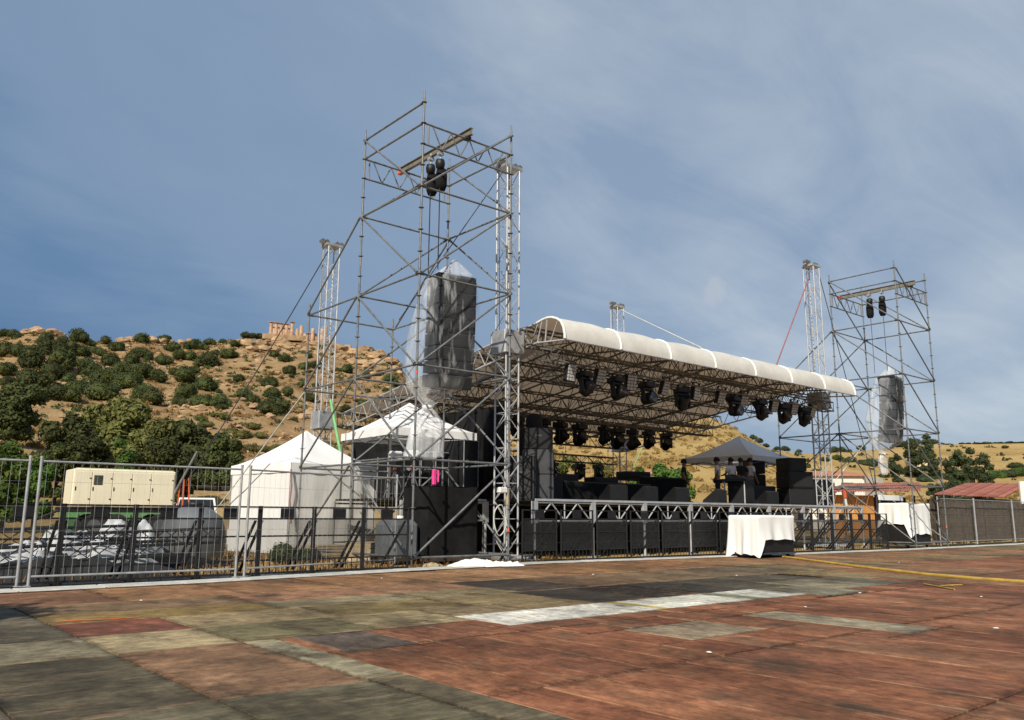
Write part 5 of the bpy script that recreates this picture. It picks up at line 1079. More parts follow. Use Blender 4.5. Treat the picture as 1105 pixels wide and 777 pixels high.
# grey water tank
k0 = on(228, 598, 2, 0); t = thing('grey_tank', 'rounded grey tank left of the white walled tent', 'tank', (7.3, 20.4, GZ), radians(6))
obj('shell', MB().lathe([(.02, 0), (.66, .0), (.74, .1), (.76, .6), (.66, .98), (.38, 1.2), (.22, 1.26), (.02, 1.27)], 22), 'grey_tank', t); obj('lid', MB().lathe([(.02, 1.36), (.2, 1.35), (.22, 1.275), (.0, 1.274)], 14), 'black_box', t)
t = thing('grey_tank', 'grey plastic tank at the foot of the near tower', 'tank', (10.35, 16.1, .0), 0)
obj('shell', MB().bbox((-.42, -.42, .05), (.32, .42, .95), .12), 'grey_tank', t); obj('cap', MB().lathe([(.1, .95), (.1, 1.03), (.01, 1.04)], 10), 'white_paint', t)
# sheeted pile of trusses
for i, (x, y, z, rx, ry, h) in enumerate(((3.05, 16.2, .12, .75, .5, .55), (3.75, 16.5, .2, .85, .55, .72), (4.75, 16.9, .3, .72, .5, .82), (4.25, 16.2, .15, .9, .4, .45))):
    heap('plastic_sheet', ('pale plastic sheet at the left end of the pile behind the fence', 'pale plastic sheet heaped in the middle of the pile behind the fence', 'tallest heap of pale plastic at the right of the pile', 'low pale plastic sheet along the front of the pile')[i], 'tarpaulin', (x, y, z), rx, ry, h, 'tarp_white', 3.3+i*2.1, radians(8), 60, .55)
heap('dark_tarpaulin', 'long dark tarpaulin pile lying behind the left barriers', 'tarpaulin', (4.5, 17.6, GZ), 2.7, .7, .45, 'black_cloth', 7.1, radians(4), 56, .8)
heap('grey_tarpaulin', 'grey tarpaulin edge spread in front of the dark pile', 'tarpaulin', (3.6, 15.6, GZ), 1.9, .5, .30, 'tarp_grey', 1.1, radians(3), 48, 1.2)
for i, (x, y, z, a) in enumerate(((3.3, 16.3, .62, .05), (4.9, 16.2, .56, .1), (3.9, 15.8, .36, .02))):
    tag(obj('truss_length', box_truss(MB(), (x-1.4, y, z), (x+1.4, y+a, z+.08), .26, .26, 8, .024, .011), 'black_steel'), ('black truss length lying left on the dark pile', 'black truss length lying right on the dark pile', 'black truss length lying lowest at the front of the pile')[i], 'truss')
# timber and pallets near the tent foot
for i, (px, py, w, h) in enumerate(((352, 602, .9, .32), (378, 600, .9, .26), (392, 606, .8, .45), (326, 604, .7, .3))):
    p = on(px, py, 2, 0); t = thing('timber_crate', ('wooden crate standing right before the white tent wall', 'low wooden crate second from the near tower post', 'slatted wooden crate closest to the near tower post', 'wooden crate left of the others before the tent')[i], 'crate', (p.x, p.y, GZ), radians(20*i))
    for k in range(4): obj('slat', MB().box((-w/2, -.3, .02+k*h/4), (w/2, -.28, .02+(k+.8)*h/4)), 'box_wood', t); obj('slat', MB().box((-w/2, .28, .02+k*h/4), (w/2, .3, .02+(k+.8)*h/4)), 'box_wood', t)
    for sx in (-1, 1): obj('end_panel', MB().box((sx*(w/2-.02)-.015, -.278, .01), (sx*(w/2-.02)+.015, .278, h)), 'box_wood', t)
    obj('lid', MB().box((-w/2, -.31, h+.004), (w/2, .31, h+.024)), 'box_wood', t)
# stands and white cases behind the near tower
for i, (x, y) in enumerate(((11.6, 18.3), (11.75, 17.75))):
    t = thing('tripod_stand', ('white headed tripod stand on the side platform', 'second white headed tripod stand nearer the stairs')[i], 'stand', (x, y, SZ))
    for k in range(3): obj('leg', MB().tube((0, 0, .7), (.32*cos(k*2.1), .32*sin(k*2.1), .01), .014, 5), 'galvanised', t)
    obj('column', MB().tube((0, 0, .55), (0, 0, 1.0), .018, 6), 'galvanised', t); obj('head', MB().bbox((-.16, -.1, .95), (.16, .1, 1.2), .03), 'white_paint', t); obj('clamp', MB().bbox((-.04, -.04, .72), (.04, .04, .82), .01), 'orange_strap', t)

# ------------------------------------------------------------------ sheds and houses
def shed_roof(parent, q, n, matn):
    """corrugated sheets laid side by side from the eave q[0]-q[1] up to the ridge q[3]-q[2]"""
    q = [Vector(p) for p in q]
    for i in range(n):
        a, b = i/n, (i+1)/n-.004; e0, e1, r1_, r0_ = q[0].lerp(q[1], a), q[0].lerp(q[1], b), q[3].lerp(q[2], b), q[3].lerp(q[2], a); nn = 12
        def fn(u, v, e0=e0, e1=e1, r0_=r0_, r1_=r1_, i=i):
            p = e0.lerp(e1, u).lerp(r0_.lerp(r1_, u), v); return (p.x, p.y, p.z+.035*cos(u*2*pi*4)+.012*(i % 2))
        obj('roof_sheet', MB().grid(fn, 32, 1, True), matn, parent)
def slab(mb, a, b, z0, z1, th=.12):
    a = Vector((a[0], a[1], 0)); b = Vector((b[0], b[1], 0)); n = (b-a).normalized().cross(Vector((0, 0, 1)))*th/2
    v = [a-n, b-n, b+n, a+n]; return mb.add([(p.x, p.y, z0) for p in v]+[(p.x, p.y, z1) for p in v], [(0,1,2,3),(7,6,5,4),(0,4,5,1),(1,5,6,2),(2,6,7,3),(3,7,4,0)])
t = thing('rusty_shed', 'low shed with a rusty red corrugated roof behind the reed screens', 'shed', (0, 0, 0))
q = [dep(1008, 533.5, 45), dep(1084, 537, 47), dep(1112, 522, 53), dep(1043, 521.5, 54)]
shed_roof(t, q, 9, 'rust_roof')
q2 = [dep(1084, 537, 47), dep(1150, 545, 54), dep(1112, 522, 53)]
for a, b in ((q[0], q[1]), (q[0], q[3]), (q[1], q[2])):
    i_ = Vector((1.2, 1.0, 0)); obj('wall', slab(MB(), (a+i_*.3).xy, (b+i_*.3).xy, GZ, min(a.z, b.z)-.08), 'dark_timber', t)
p = dep(1101.5, 540, 46); obj('white_gable', slab(MB(), p.xy, dep(1130, 540, 46).xy, GZ, 3.1), 'white_paint', t)
t = thing('timber_shed', 'shed with orange board wall and red tin roof behind the far tower', 'shed', (0, 0, 0))
a, b = dep(893, 560, 44), dep(944, 558, 45.5)
n = 10; d_ = (b-a); 
for i in range(n):
    p0, p1 = a.lerp(b, i/n), a.lerp(b, (i+.93)/n); obj('wall_board', slab(MB(), p0.xy, p1.xy, GZ, 2.25, .05), 'orange_board', t)
c_, e_ = dep(944.5, 558, 45.6), dep(990, 560, 47); obj('dark_wall', slab(MB(), (c_+Vector((.6, .9, 0))).xy, (e_+Vector((.6, .9, 0))).xy, GZ, 2.2), 'dark_timber', t)
for i in range(4): p = c_.lerp(e_, .05+i*.3); obj('post', MB().box((p.x-.06, p.y-.06, GZ), (p.x+.06, p.y+.06, 2.3)), 'dark_timber', t)
shed_roof(t, [dep(888, 531, 43.4), dep(994, 530, 46), dep(992, 520.5, 50), dep(912, 522, 49)], 9, 'rust_roof')
t = thing('white_house', 'white walled house with red tiled roof behind the timber shed', 'house', (0, 0, 0))
a, b, c_ = dep(872, 530, 66), dep(931, 530, 66), dep(952, 530, 72); hz = dep(900, 512.5, 66).z
obj('wall', slab(MB(), a.xy, b.xy, GZ, hz, .3), 'house_wall', t); obj('wall', slab(MB(), b.xy, c_.xy, GZ, hz, .3), 'house_wall', t)
back = Vector((b.y-a.y, -(b.x-a.x), 0)).normalized()*-7; 
if back.dot(FW) < 0: back = -back
rg = hz+.5; ov = (b-a).normalized()*.4
e0, e1, r0_, r1_ = Vector((*(a-ov-back*.06).xy, hz)), Vector((*(b+ov-back*.06).xy, hz)), Vector((*(b+ov*.2+back*.5).xy, rg)), Vector((*(a-ov+back*.5).xy, rg)); f0, f1 = Vector((*(a-ov+back*1.06).xy, hz)), Vector((*(b+ov+back*1.06).xy, hz))
for i in range(14):
    s0, s1 = i/14, (i+.96)/14; obj('tile_row', MB().quadbox([e0.lerp(e1, s0), e0.lerp(e1, s1), r1_.lerp(r0_, s1), r1_.lerp(r0_, s0)], .08), 'tile_roof', t)
obj('rear_slope', MB().quadbox([r1_, r0_, f1, f0], .08), 'tile_roof', t)
obj('gable', MB().add([Vector((*b.xy, hz)), Vector((*(b+back).xy, hz)), r0_-Vector((0, 0, .1)), Vector((*b.xy, hz))+ov*.1, Vector((*(b+back).xy, hz))+ov*.1, r0_-Vector((0, 0, .1))+ov*.1], [(0,1,2),(5,4,3),(0,3,4,1),(1,4,5,2),(2,5,3,0)]), 'house_wall', t)
obj('rear_wall', slab(MB(), (a+back).xy, (b+back).xy, GZ, hz, .3), 'house_wall', t)
for s in (.25, .6): p = a.lerp(b, s); w = obj('window', slab(MB(), (p-back*.022).xy, (p+(b-a).normalized()*1.0-back*.022).xy, hz-1.7, hz-.6, .06), 'dark_timber', t)
def far_house(px, py, w, h, dpt, label, wallm, roofm, name='farmhouse'):
    p = ray_ground(px, py); az = atan2(p.y, p.x); t = thing(name, label, 'house', (p.x, p.y, p.z-.3), az-pi/2+.2)
    obj('wall', MB().box((-w/2, 0, -2), (w/2, dpt, h)), wallm, t)
    obj('roof', MB().add([(-w/2-.3, -.3, h+.004), (w/2+.3, -.3, h+.004), (w/2+.3, dpt+.3, h+.004), (-w/2-.3, dpt+.3, h+.004), (-w/2-.3, dpt/2, h*1.4), (w/2+.3, dpt/2, h*1.4)], [(0,3,2,1),(0,1,5,4),(2,3,4,5),(1,2,5),(3,0,4)]), roofm, t)
    for k in (-.3, .05, .32): obj('window', MB().box((w*k-.5, -.05, h*.35), (w*k+.5, -.004, h*.75)), 'dark_timber', t)
far_house(995, 508, 6.5, 2.9, 6, 'small yellow farmhouse among trees on the right hillside', 'yellow_wall', 'yellow_wall')
far_house(716, 524, 6, 1.5, 5, 'low building with a pink roof seen across the stage', 'house_wall', 'tile_roof', 'low_house')

# ------------------------------------------------------------------ ruined temple on the hill crest
b0 = azt(292, 361); RTP = 322
def crest(px, r):
    az = azt(px, 362)[0]; return Vector((cos(az)*r, sin(az)*r, 0))
tz = CH+RTP*azt(300, 360.6)[1]
cA, cB = crest(286, RTP), crest(326, RTP); td = (cB-cA).normalized(); tn_ = Vector((-td.y, td.x, 0)); 
if tn_.dot(FW) < 0: tn_ = -tn_
t = thing('ruined_temple', 'ruined ancient temple with standing columns on the hill top', 'temple', (cA.x, cA.y, tz))
obj('stylobate', MB().quadbox([td*-1, td*20.5, td*20.5+tn_*12, td*-1+tn_*12], 2.0), 'stone', t)
def column(p, h, cap=True, r=.72):
    mb = MB(); fl_ = []
    n = 16
    for z, k in ((0, 1), (h*.4, .95), (h*.8, .84), (h*.9, .8)): fl_.append((r*k, z))
    if cap: fl_ += [(r*.82, h*.91), (r*1.2, h*.955)]
    for rr, z in fl_:
        for k in range(n): q = rr*(1 if k % 2 else .93); mb.v.append((p.x+q*cos(2*pi*k/n), p.y+q*sin(2*pi*k/n), z))
    for j in range(len(fl_)-1):
        for k in range(n): mb.f.append((j*n+k, j*n+(k+1) % n, (j+1)*n+(k+1) % n, (j+1)*n+k)); mb.sm.append(False)
    mb.add(mb.v[-n:], [tuple(range(n))])
    if cap: mb.box((p.x-r*1.25, p.y-r*1.25, h*.955), (p.x+r*1.25, p.y+r*1.25, h))
    return obj('column', mb, 'temple_stone', t)
PXM = RTP/F*1.0
for i, (px, hp, cp) in enumerate(((291.5, 13.6, 1), (296.8, 13.2, 1), (302.2, 12.8, 1), (307.6, 12.6, 1), (313.2, 15.0, 1), (318.8, 8.5, 0), (322.8, 12.8, 0))):
    p = td*((px-286)*PXM); column(p+tn_*(1.2), hp*PXM, bool(cp))
for i, (px, hp) in enumerate(((294.5, 13.4), (299.8, 13.1), (305.4, 12.7), (310.4, 12.9), (316.2, 6.0))): column(td*((px-286)*PXM)+tn_*9.5, hp*PXM)
e0 = td*((290-286)*PXM)
obj('entablature', MB().quadbox([e0+tn_*8.6+Vector((0, 0, 5.55)), td*8.9+tn_*8.6+Vector((0, 0, 5.45)), td*8.9+tn_*10.4+Vector((0, 0, 5.45)), e0+tn_*10.4+Vector((0, 0, 5.55))], .75), 'temple_stone', t)
for i, (px, hp, r) in enumerate(((333, 5.5, 322), (337.3, 9.5, 322), (340, 4, 324), (347.5, 9.0, 321), (351, 12.5, 320), (329, 4, 323))):
    p = crest(px, r); z = CH+r*azt(px, 364)[1]; tt = thing('broken_column', ('broken column stump first right of the temple', 'taller broken column right of the temple', 'short stump beside the taller broken column', 'broken column left of the white mast', 'tall thin broken column against the white mast', 'low stump touching the temple platform')[i], 'column', (p.x, p.y, z-4))
    obj('drum', MB().lathe([(.85, 0), (.8, 4), (.68, 4+hp*PXM*.8), (.6, 4+hp*PXM), (.01, 4+hp*PXM+.1)], 10), 'temple_stone', tt)

# ------------------------------------------------------------------ boulders (pieces of the hill)
def boulder_mesh(seed):
    import bmesh
    bm = bmesh.new(); bmesh.ops.create_icosphere(bm, subdivisions=3, radius=1)
    for v in bm.verts:
        p = v.co.copy(); k = 1+.34*mnoise.noise(p*1.1+Vector((seed, 0, 0)))+.16*mnoise.noise(p*2.7+Vector((0, seed, 0)))
        c = mnoise.cell(p*1.25+Vector((seed*3, 0, 0))); v.co = p*(k+.14*c); v.co.z = max(v.co.z*.78, -.55)
        for ax in range(3):
            v.co[ax] = max(-.86, min(.86, v.co[ax]))
    me = bpy.data.meshes.new('boulder'); bm.to_mesh(me); bm.free(); me.materials.append(M['stone']); return me
BMS = [boulder_mesh(i*5.3+1) for i in range(7)]
def boulder(px, py, w, r=None, sq=.75):
    p = ray_ground(px, py); R_ = hypot(p.x, p.y); s = w/F*R_/2/.9
    o = obj('boulder', random.choice(BMS), None, ground, (p.x, p.y, p.z+s*.15), random.uniform(0, 6.28)); o.scale = (s*random.uniform(.9, 1.2), s*random.uniform(.9, 1.2), s*sq*random.uniform(.8, 1.15)); return o
for px, py, w in [(58,356,15),(52,358,8),(66,361,8),(40,359,12),(30,357,10),(12,357,7),(133,366,12),(141,365,10),(150,364,9),(164,366,14),(175,365,12),(182,367,10),(196,370,9),(205,370,10),(128,371,7),(137,375,7),
    (266,372,13),(272,379,12),(282,372,14),(292,368,16),(300,370,14),(286,378,12),(276,385,10),(296,378,13),(306,374,16),(314,376,14),(309,384,12),(322,377,10),(330,380,12),(318,368,9),(338,372,10),(330,369,12),(345,372,12),(342,382,9),
    (352,370,12),(360,374,12),(368,378,15),(374,373,11),(384,383,18),(380,392,12),(394,382,18),(402,386,17),(391,393,13),(398,397,12),(408,393,15),(414,385,13),(420,391,16),(412,400,12),(424,400,13),(429,395,10),(404,405,9),(372,388,10),(365,385,8),(388,376,10),(400,377,9),(410,379,10),(430,404,9),
    (280,392,11),(271,396,6),(261,385,6),(300,404,6),(312,402,6),(290,420,6),(268,413,7),(262,433,8),(256,440,7),(272,437,9),(275,443,11),(281,447,9),(266,449,8),(285,434,6),(250,436,6),(214,443,14),(207,441,9),(292,452,10),(298,446,8),(318,436,7),(334,446,13),(326,451,10),(343,449,10),(352,436,7),(366,438,8),(333,432,6),(345,424,6),(371,420,6),(390,418,6),(400,430,6),(418,420,6),(120,402,6),(142,408,6),(25,437,6),(44,440,6),(37,445,5),(150,448,6)]: boulder(px, py, w)

# ------------------------------------------------------------------ shrubs and trees
def leaf_cloud(seed, n, size, lobes, core=.90, flat=.85):
    rd = random.Random(seed); mb = MB(); v = mb.v; f = mb.f
    for (cx, cy, cz, r) in lobes:
        # an uneven inner mass that keeps the crown from being hollow
        a, b_ = 10, 7; o = len(v)
        for j in range(b_+1):
            th = pi*j/b_
            for i in range(a):
                ph = 2*pi*i/a; d = Vector((sin(th)*cos(ph), sin(th)*sin(ph), cos(th))); k = r*core*(.86+.28*mnoise.noise(d*1.7+Vector((seed, cx*3, cz*3)))); v.append((cx+d.x*k, cy+d.y*k, cz+d.z*k*flat))
        for j in range(b_):
            for i in range(a): f.append((o+j*a+i, o+(j+1)*a+i, o+(j+1)*a+(i+1) % a, o+j*a+(i+1) % a))
    tot = sum(l[3]**2 for l in lobes)
    for (cx, cy, cz, r) in lobes:
        for _ in range(int(n*r*r/tot)):
            z = rd.uniform(-.75, 1); ph = rd.uniform(0, 2*pi); q = sqrt(max(0, 1-z*z)); d = Vector((q*cos(ph), q*sin(ph), z)); k = r*(rd.uniform(.80, 1.02)+.16*mnoise.noise(d*2.2+Vector((seed*2, cx*5, cz*5)))+(.12 if rd.random() < .12 else 0))
            c = Vector((cx+d.x*k, cy+d.y*k, cz+d.z*k*flat)); nr = (d+Vector((rd.uniform(-.9, .9), rd.uniform(-.9, .9), rd.uniform(-.6, 1.0)))).normalized(); u = nr.orthogonal().normalized(); w = nr.cross(u); a = rd.uniform(0, 6.28); u, w = u*cos(a)+w*sin(a), w*cos(a)-u*sin(a)
            s = size*rd.uniform(.6, 1.25); o = len(v); v += [tuple(c-u*s), tuple(c+w*s*.55), tuple(c+u*s), tuple(c-w*s*.55)]; f.append((o, o+1, o+2, o+3))
    mb.sm = [False]*len(f); return mb
SHR = []
for i in range(7):
    rd = random.Random(i+50); lob = [(0, 0, .45, .62)]+[(rd.uniform(-.5, .5), rd.uniform(-.45, .45), rd.uniform(.25, .62), rd.uniform(.3, .5)) for _ in range(5)]
    me = leaf_cloud(i+1, 1500, .060, lob).mesh('shrub'); SHR.append(me)
def variant(me, matn, cache={}):
    k = (me.name, matn)
    if k not in cache: c = me.copy(); c.materials.clear(); c.materials.append(M[matn]); cache[k] = c
    return cache[k]
def shrub(px, py, w, label, group, matn='shrub_leaf', hs=1.05, name='shrub', pos=None):
    p = pos or ray_ground(px, py); R_ = hypot(p.x, p.y); s = w/F*R_/1.7
    o = obj(name, variant(random.choice(SHR), matn), None, None, (p.x, p.y, p.z-.12*s), random.uniform(0, 6.28)); o.scale = (s*random.uniform(.92, 1.1), s*random.uniform(.92, 1.1), s*hs*random.uniform(.88, 1.1))
    return tag(o, label, 'shrub', group)
def tile(x0, y0, sc, L): return [(x0+x/sc, y0+y/sc, w/sc) for x, y, w in L]
t1 = tile(0, 340, 6.475, [(130,290,140),(30,290,150),(215,370,200),(55,420,140),(50,490,100),(200,520,230),(390,290,180),(490,270,150),(330,180,115),(540,190,160),(585,295,140),(680,280,95),(740,205,95),(600,375,140),(655,445,160),(770,360,150),(440,380,210),(370,450,160),(470,470,130),(390,600,200),(540,540,140),(240,600,160),(500,610,150),(680,590,240),(740,490,190),(860,420,150),(910,510,180),(980,430,160),(930,340,130),(970,290,120),(990,190,95),(1000,590,180),(90,160,90),(30,150,90),(280,215,90),(440,200,90),(620,215,80),(820,250,100),(880,400,110),(180,370,90),(60,540,70),(330,410,90)])
t2 = tile(140, 340, 6.475, [(95,195,105),(140,150,62),(250,160,98),(65,290,120),(130,310,95),(30,345,95),(225,350,115),(300,260,120),(345,315,115),(430,315,100),(455,240,135),(540,365,180),(435,410,85),(390,470,180),(530,530,160),(390,570,150),(190,470,160),(80,440,160),(480,640,180),(620,640,145),(330,635,115),(160,630,190),(690,300,125),(740,230,95),(810,155,82),(560,210,85),(760,470,95),(980,500,125),(800,580,105),(850,630,125),(985,700,190),(990,590,115),(1010,290,65),(500,240,85),(600,280,70),(310,420,95),(550,600,70),(620,545,55),(870,250,45),(640,590,70),(110,330,60),(640,660,80),(30,420,100),(860,150,70),(910,150,60),(650,200,60)])
t3 = tile(280, 340, 6.475, [(110,295,85),(175,325,115),(215,410,105),(70,500,125),(190,565,115),(95,690,200),(90,590,125),(300,385,85),(385,375,95),(615,405,105),(350,610,115),(715,635,85),(600,680,95),(900,470,110),(930,500,95),(60,540,45),(160,450,30),(300,500,60),(400,520,60),(745,445,80),(840,430,60),(960,350,55),(350,300,60),(200,270,55),(440,350,45),(545,395,50),(880,540,60),(640,470,50),(520,560,50),(220,440,45),(760,540,50)])
for L, lab, g in ((t1, 'round dark green shrub on the crowded left part of the hillside', 'shrubs on the left of the hill'), (t2, 'round green shrub on the open hillside left of the temple', 'shrubs on the middle of the hill'), (t3, 'round green shrub on the rocky slope below the temple', 'shrubs below the temple')):
    for x, y, w in L: shrub(x, y, w*1.06, lab, g)
# dry low scrub between them
for i in range(46): shrub(random.uniform(150, 430), random.uniform(395, 455), random.uniform(5, 12), 'low dry brownish scrub bush on the hill slope', 'dry scrub on the hill', 'dry_leaf', .6, 'dry_scrub')
for x, y, w in ((240,454,19),(232,450,12),(215,455,16),(250,470,22),(262,472,22),(272,462,18),(268,487,24),(285,490,24),(300,488,22),(222,462,18),(280,474,15)): shrub(x, y, w, 'olive green low bush between the trees and the tent', 'olive bushes above the tent', 'olive_leaf', .7)

def tree_mesh(seed, lobes, leaf, n):
    return leaf_cloud(seed, n, leaf, lobes, .84, .9)
def tree(name, label, px, r, w_px, h_px, ytop, matn, seed, group=None, leafsz=.075, n=5200):
    """crown of lobes on a forked trunk; r = distance from the camera, sizes measured in the photograph"""
    az, _ = azt(px, 500); x, y = cos(az)*r, sin(az)*r; z = terr(x, y); ztop = CH+r*azt(px, ytop)[1]; W = w_px/F*r; H = max(h_px/F*r, ztop-z)
    rd = random.Random(seed); t = thing(name, label, 'tree', (x, y, z-.05), rd.uniform(0, 6.28), group); k = W/2
    cz = H*.55; lob = []; kz = H*.5
    for i in range(13):
        a = rd.uniform(0, 6.28); zz = rd.uniform(-.62, .62); q = rd.uniform(.35, .72)*sqrt(1-min(.9, zz*zz*1.3)); rr = rd.uniform(.30, .46); lob.append((cos(a)*q*k, sin(a)*q*k, cz+zz*kz, rr*min(k, kz*1.25)))
    for i in range(5): a = i*1.26+rd.uniform(0, .5); lob.append((cos(a)*.45*k, sin(a)*.45*k, H*.2, .34*min(k, kz*1.2)))
    lob.append((0, 0, cz, .6*min(k, kz*1.3))); lob.append((0, 0, H-.34*min(k, kz), .36*min(k, kz)))
    tr = MB().path([(0, 0, -.3), (.05*k, 0, (cz)*.35), (.02*k, .05*k, cz*.7), (0, 0, cz)], [.075*k+.08, .06*k+.06, .05*k+.05, .03*k], 8)
    for l in lob[:6]: tr.path([(.02*k, .02*k, cz*.55), (l[0]*.5, l[1]*.5, (cz*.55+l[2])/2), (l[0], l[1], l[2])], [.035*k+.03, .025*k+.02, .01*k+.01], 6)
    obj('trunk', tr, 'bark', t); obj('crown', tree_mesh(seed, lob, leafsz*k+.04, n), matn, t)
    return t
for i, (nm, lb, px, r, w, yt, mt_) in enumerate((
    ('olive_tree', 'broad olive green tree, tallest above the cream generator', 124, 88, 72, 427, 'olive_leaf'),
    ('olive_tree', 'dark tree spreading left of the tallest one above the generator', 76, 84, 54, 445, 'shrub_leaf'),
    ('olive_tree', 'rounded tree right of the tallest one above the generator', 165, 85, 60, 450, 'olive_leaf'),
    ('olive_tree', 'dark rounded tree between the generator and the white tent', 210, 82, 66, 456, 'shrub_leaf'),
    ('young_tree', 'bright green young tree just behind the generator roof', 128, 62, 32, 472, 'green_leaf'),
    ('young_tree', 'bright green leafy tree at the left edge behind the fence', 10, 52, 52, 474, 'green_leaf'),
    ('young_tree', 'dark green leafy tree behind the fence post at left', 44, 58, 36, 490, 'green_leaf'),
    ('olive_tree', 'low dark tree right behind the fence beside the leaning pole', 238, 80, 44, 474, 'shrub_leaf'),
    ('olive_tree', 'dark big bush tree at the left edge of the hillside', 8, 118, 52, 424, 'shrub_leaf'),
    ('olive_tree', 'dark leafy tree directly behind the generator', 98, 70, 52, 470, 'shrub_leaf'),
    ('olive_tree', 'dark leafy tree behind the right end of the generator', 182, 70, 54, 470, 'shrub_leaf'),
    ('olive_tree', 'dark leafy tree filling the gap left of the generator', 62, 72, 34, 478, 'shrub_leaf'),
    ('olive_tree', 'olive tree behind the middle of the generator roof', 146, 76, 44, 462, 'olive_leaf'))):
    tree(nm, lb, px, r, w, 60, yt, mt_, 11+i)
# hedge and trees behind the stage
for i, (x, r, w, h, yt, mt_) in enumerate(((615, 62, 40, 34, 490, 'olive_leaf'), (645, 60, 34, 30, 496, 'olive_leaf'), (712, 72, 46, 26, 499, 'green_leaf'), (735, 74, 38, 22, 503, 'green_leaf'), (690, 70, 30, 22, 503, 'green_leaf'))):
    tree('hedge_tree', ('pale leafy tree seen through the left of the stage', 'pale leafy tree seen through the stage beside the rear mast', 'dark green bushy tree seen across the stage behind the lone person', 'green bushy tree left of the grey tent', 'low green tree right of the rear mast')[i], x, r, w, h, yt, mt_, 30+i, None, .07, 3200)
# right hillside
for i, (x, y, w) in enumerate(((812,464,7),(819,468,8),(826,470,6),(838,475,6),(846,477,8),(862,484,6),(900,476,9),(908,476,8),(930,478,8),(970,475,11),(985,476,12),(1000,475,9),(1005,476,9),(1084,481,5))): shrub(x, y+3, w*1.3, 'dark tree or bush standing on the right skyline', 'bushes on the right skyline', 'far_leaf', 1.0, 'skyline_bush')
for i, (x, y, w, h, r) in enumerate(((984, 492, 22, 20, 250), (1002, 489, 22, 22, 255), (968, 507, 16, 18, 215), (1034, 508, 24, 24, 150), (1048, 506, 24, 24, 155), (1062, 508, 22, 20, 150), (1020, 514, 22, 18, 135), (1006, 516, 20, 16, 130))):
    tree('hillside_tree', ('round dark tree above the yellow farmhouse', 'round dark tree right above the yellow farmhouse', 'dark tree left of the yellow farmhouse', 'tallest tree in the clump above the rusty shed', 'middle tree in the clump above the rusty shed', 'rightmost tree of the clump above the rusty shed', 'low tree left above the rusty shed', 'low tree between the farmhouse and the rusty shed')[i], x, r, w, h, y-h, 'far_leaf', 60+i, None, .085, 1800)
for x, y, w in ((905,497,14),(918,499,16),(930,501,14),(940,503,18),(955,505,16),(890,498,12),(1012,516,18),(1030,518,20),(1050,516,18),(1070,516,20),(1085,515,20),(1100,514,20),(985,514,16),(968,512,18),(1096,505,16),(1000,520,18),(955,515,14),(870,505,12),(880,512,14)): shrub(x, y, w, 'green bush in the belt above the shed roofs on the right', 'bushes above the shed roofs', random.choice(('far_leaf', 'green_leaf')), .8, 'belt_bush')
for i in range(34): shrub(random.uniform(600, 800), random.uniform(462, 505), random.uniform(2.5, 5), 'small tuft on the golden slope behind the stage', 'tufts on the golden slope', 'dry_leaf', .5, 'grass_tuft')
for x in range(12): shrub(1040+x*6+random.uniform(-3, 3), 476, random.uniform(6, 9), 'low dark bush in the thin line along the right skyline', 'thin bush line on the right skyline', 'far_leaf', .5, 'skyline_bush')
shrub(0, 0, 0, 'dark leafy weed growing before the white tent', 'weeds before the white tent', 'shrub_leaf', .9, 'weed', Vector((8.3, 17.6, GZ))).scale = (.5, .45, .5)
shrub(0, 0, 0, 'second leafy weed right before the white tent', 'weeds before the white tent', 'shrub_leaf', .9, 'weed', Vector((9.0, 17.9, GZ))).scale = (.32, .3, .34)
# tree outside the frame to the left whose shade falls on the boards
tr = tree('shade_tree', 'tall tree outside the left edge shading the near boards', -2777, 8.6, 430, 640, 500, 'olive_leaf', 77, None, .05, 2600)
# dry grass behind the barriers
mb = MB(); rd = random.Random(5)
for _ in range(9000):
    x = rd.uniform(-3, 15); y = rd.uniform(14.2, 26) ; s = rd.uniform(.05, .16); a = rd.uniform(0, 6.28); o = len(mb.v)
    mb.v += [(x-cos(a)*.02, y-sin(a)*.02, GZ), (x+cos(a)*.02, y+sin(a)*.02, GZ), (x+rd.uniform(-.06, .06), y+rd.uniform(-.06, .06), GZ+s)]; mb.f.append((o, o+1, o+2)); mb.sm.append(False)
tag(obj('dry_grass', mb, 'dry_leaf'), 'short dry yellow grass behind the barriers', 'grass', kind='stuff')

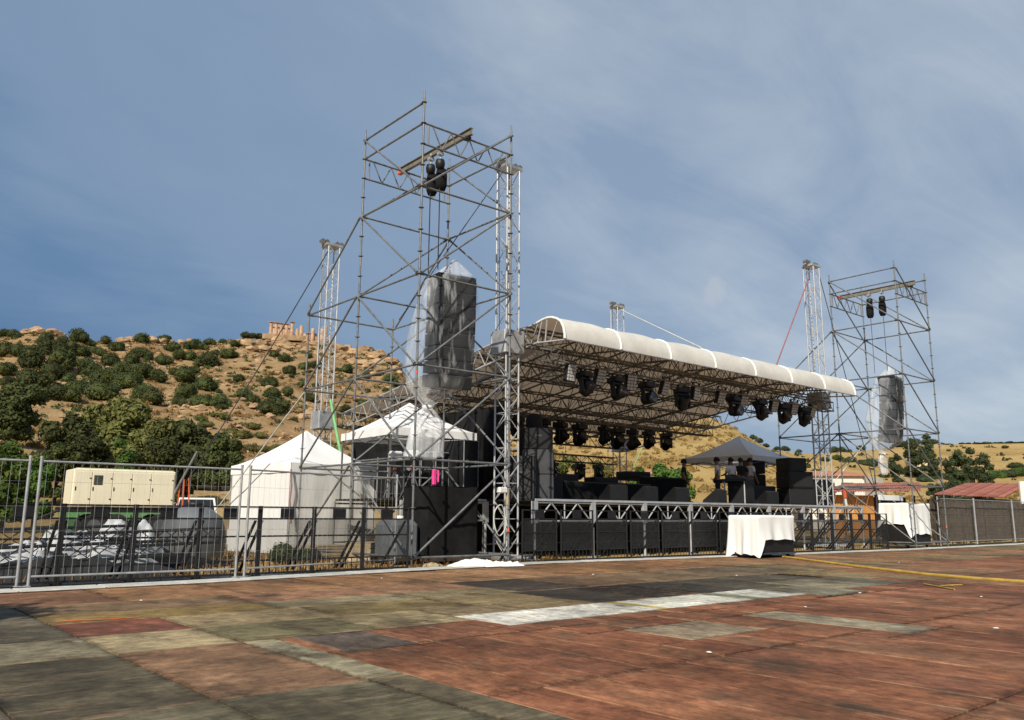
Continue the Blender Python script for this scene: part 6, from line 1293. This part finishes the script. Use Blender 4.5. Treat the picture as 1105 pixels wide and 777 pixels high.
# low scrub, tussocks and stones scattered over the bare hill
def scatter(name, label, cat, matn, n, seed, size, pxr, kind, rr=(85, 322)):
    rd = random.Random(seed); mb = MB(); k = 0
    while k < n:
        az = azt(rd.uniform(*pxr), 480)[0]; r = sqrt(rd.uniform(rr[0]**2, rr[1]**2)); x, y = cos(az)*r, sin(az)*r
        if mnoise.noise(Vector((x/22, y/22, seed))) < rd.uniform(-.45, .25): continue
        z = terr(x, y); s = size*rd.uniform(.4, 1.3); k += 1
        if kind == 'stone':
            o = len(mb.v); n_ = 6
            for zz, q in ((-.2, 1.0), (.25, .95), (.55, .5)):
                for i in range(n_): e_ = q*s*rd.uniform(.75, 1.2); mb.v.append((x+e_*cos(i*2*pi/n_), y+e_*sin(i*2*pi/n_), z+zz*s))
            for j in range(2):
                for i in range(n_): mb.f.append((o+j*n_+i, o+j*n_+(i+1) % n_, o+(j+1)*n_+(i+1) % n_, o+(j+1)*n_+i)); mb.sm.append(False)
            mb.f.append(tuple(o+2*n_+i for i in range(n_))); mb.sm.append(False)
        else:
            for q in range(14):
                a = rd.uniform(0, 6.28); e_ = rd.uniform(.1, 1)*s; cx, cy, cz = x+cos(a)*e_, y+sin(a)*e_, z+rd.uniform(.05, .7)*s*(1.1-e_/s*.6); h_ = s*rd.uniform(.22, .5); b_ = rd.uniform(0, 6.28); o = len(mb.v)
                mb.v += [(cx-cos(b_)*h_, cy-sin(b_)*h_, cz-h_*.4), (cx+cos(b_)*h_, cy+sin(b_)*h_, cz-h_*.4), (cx+rd.uniform(-.4, .4)*h_, cy+rd.uniform(-.4, .4)*h_, cz+h_*.8)]; mb.f.append((o, o+1, o+2)); mb.sm.append(False)
    return tag(obj(name, mb, matn), label, cat, kind='stuff')
scatter('hill_scrub', 'low dark scrub scattered between the shrubs of the hill', 'scrub', 'shrub_leaf', 1100, 3, 1.0, (-120, 445), 'leaf')
scatter('hill_tussocks', 'dry brown tussocks scattered over the hill', 'scrub', 'dry_leaf', 2600, 4, .8, (-120, 445), 'leaf')
scatter('hill_stones', 'loose pale stones scattered over the hill', 'stones', 'stone', 900, 5, .6, (-120, 445), 'stone')
scatter('slope_tussocks', 'dry golden tussocks on the slopes behind and right of the stage', 'scrub', 'dry_leaf', 2600, 6, .7, (445, 1180), 'leaf', (80, 215))
scatter('slope_scrub', 'dark low scrub on the far right slope', 'scrub', 'far_leaf', 160, 7, 1.2, (820, 1180), 'leaf', (150, 400))

# odds and ends at the near mast: junction box with a loop of cable
t = thing('junction_box', 'white junction box with a loop of cable on the near tower post', 'box', (TL[0]+2.57, TL[1], 0))
obj('box', MB().bbox((-.28, -.03, 1.55), (-.05, .12, 1.68), .02), 'white_paint', t); obj('side_plate', MB().bbox((-.045, -.02, 1.28), (-.01, .06, 1.62), .01), 'box_wood', t)
obj('cable_loop', MB().path([(-.2+.17*cos(a*.35)-.05, .02*sin(a), .95+.34*sin(a*.35)) for a in range(19)], .014, 5), 'pale_strap', t)
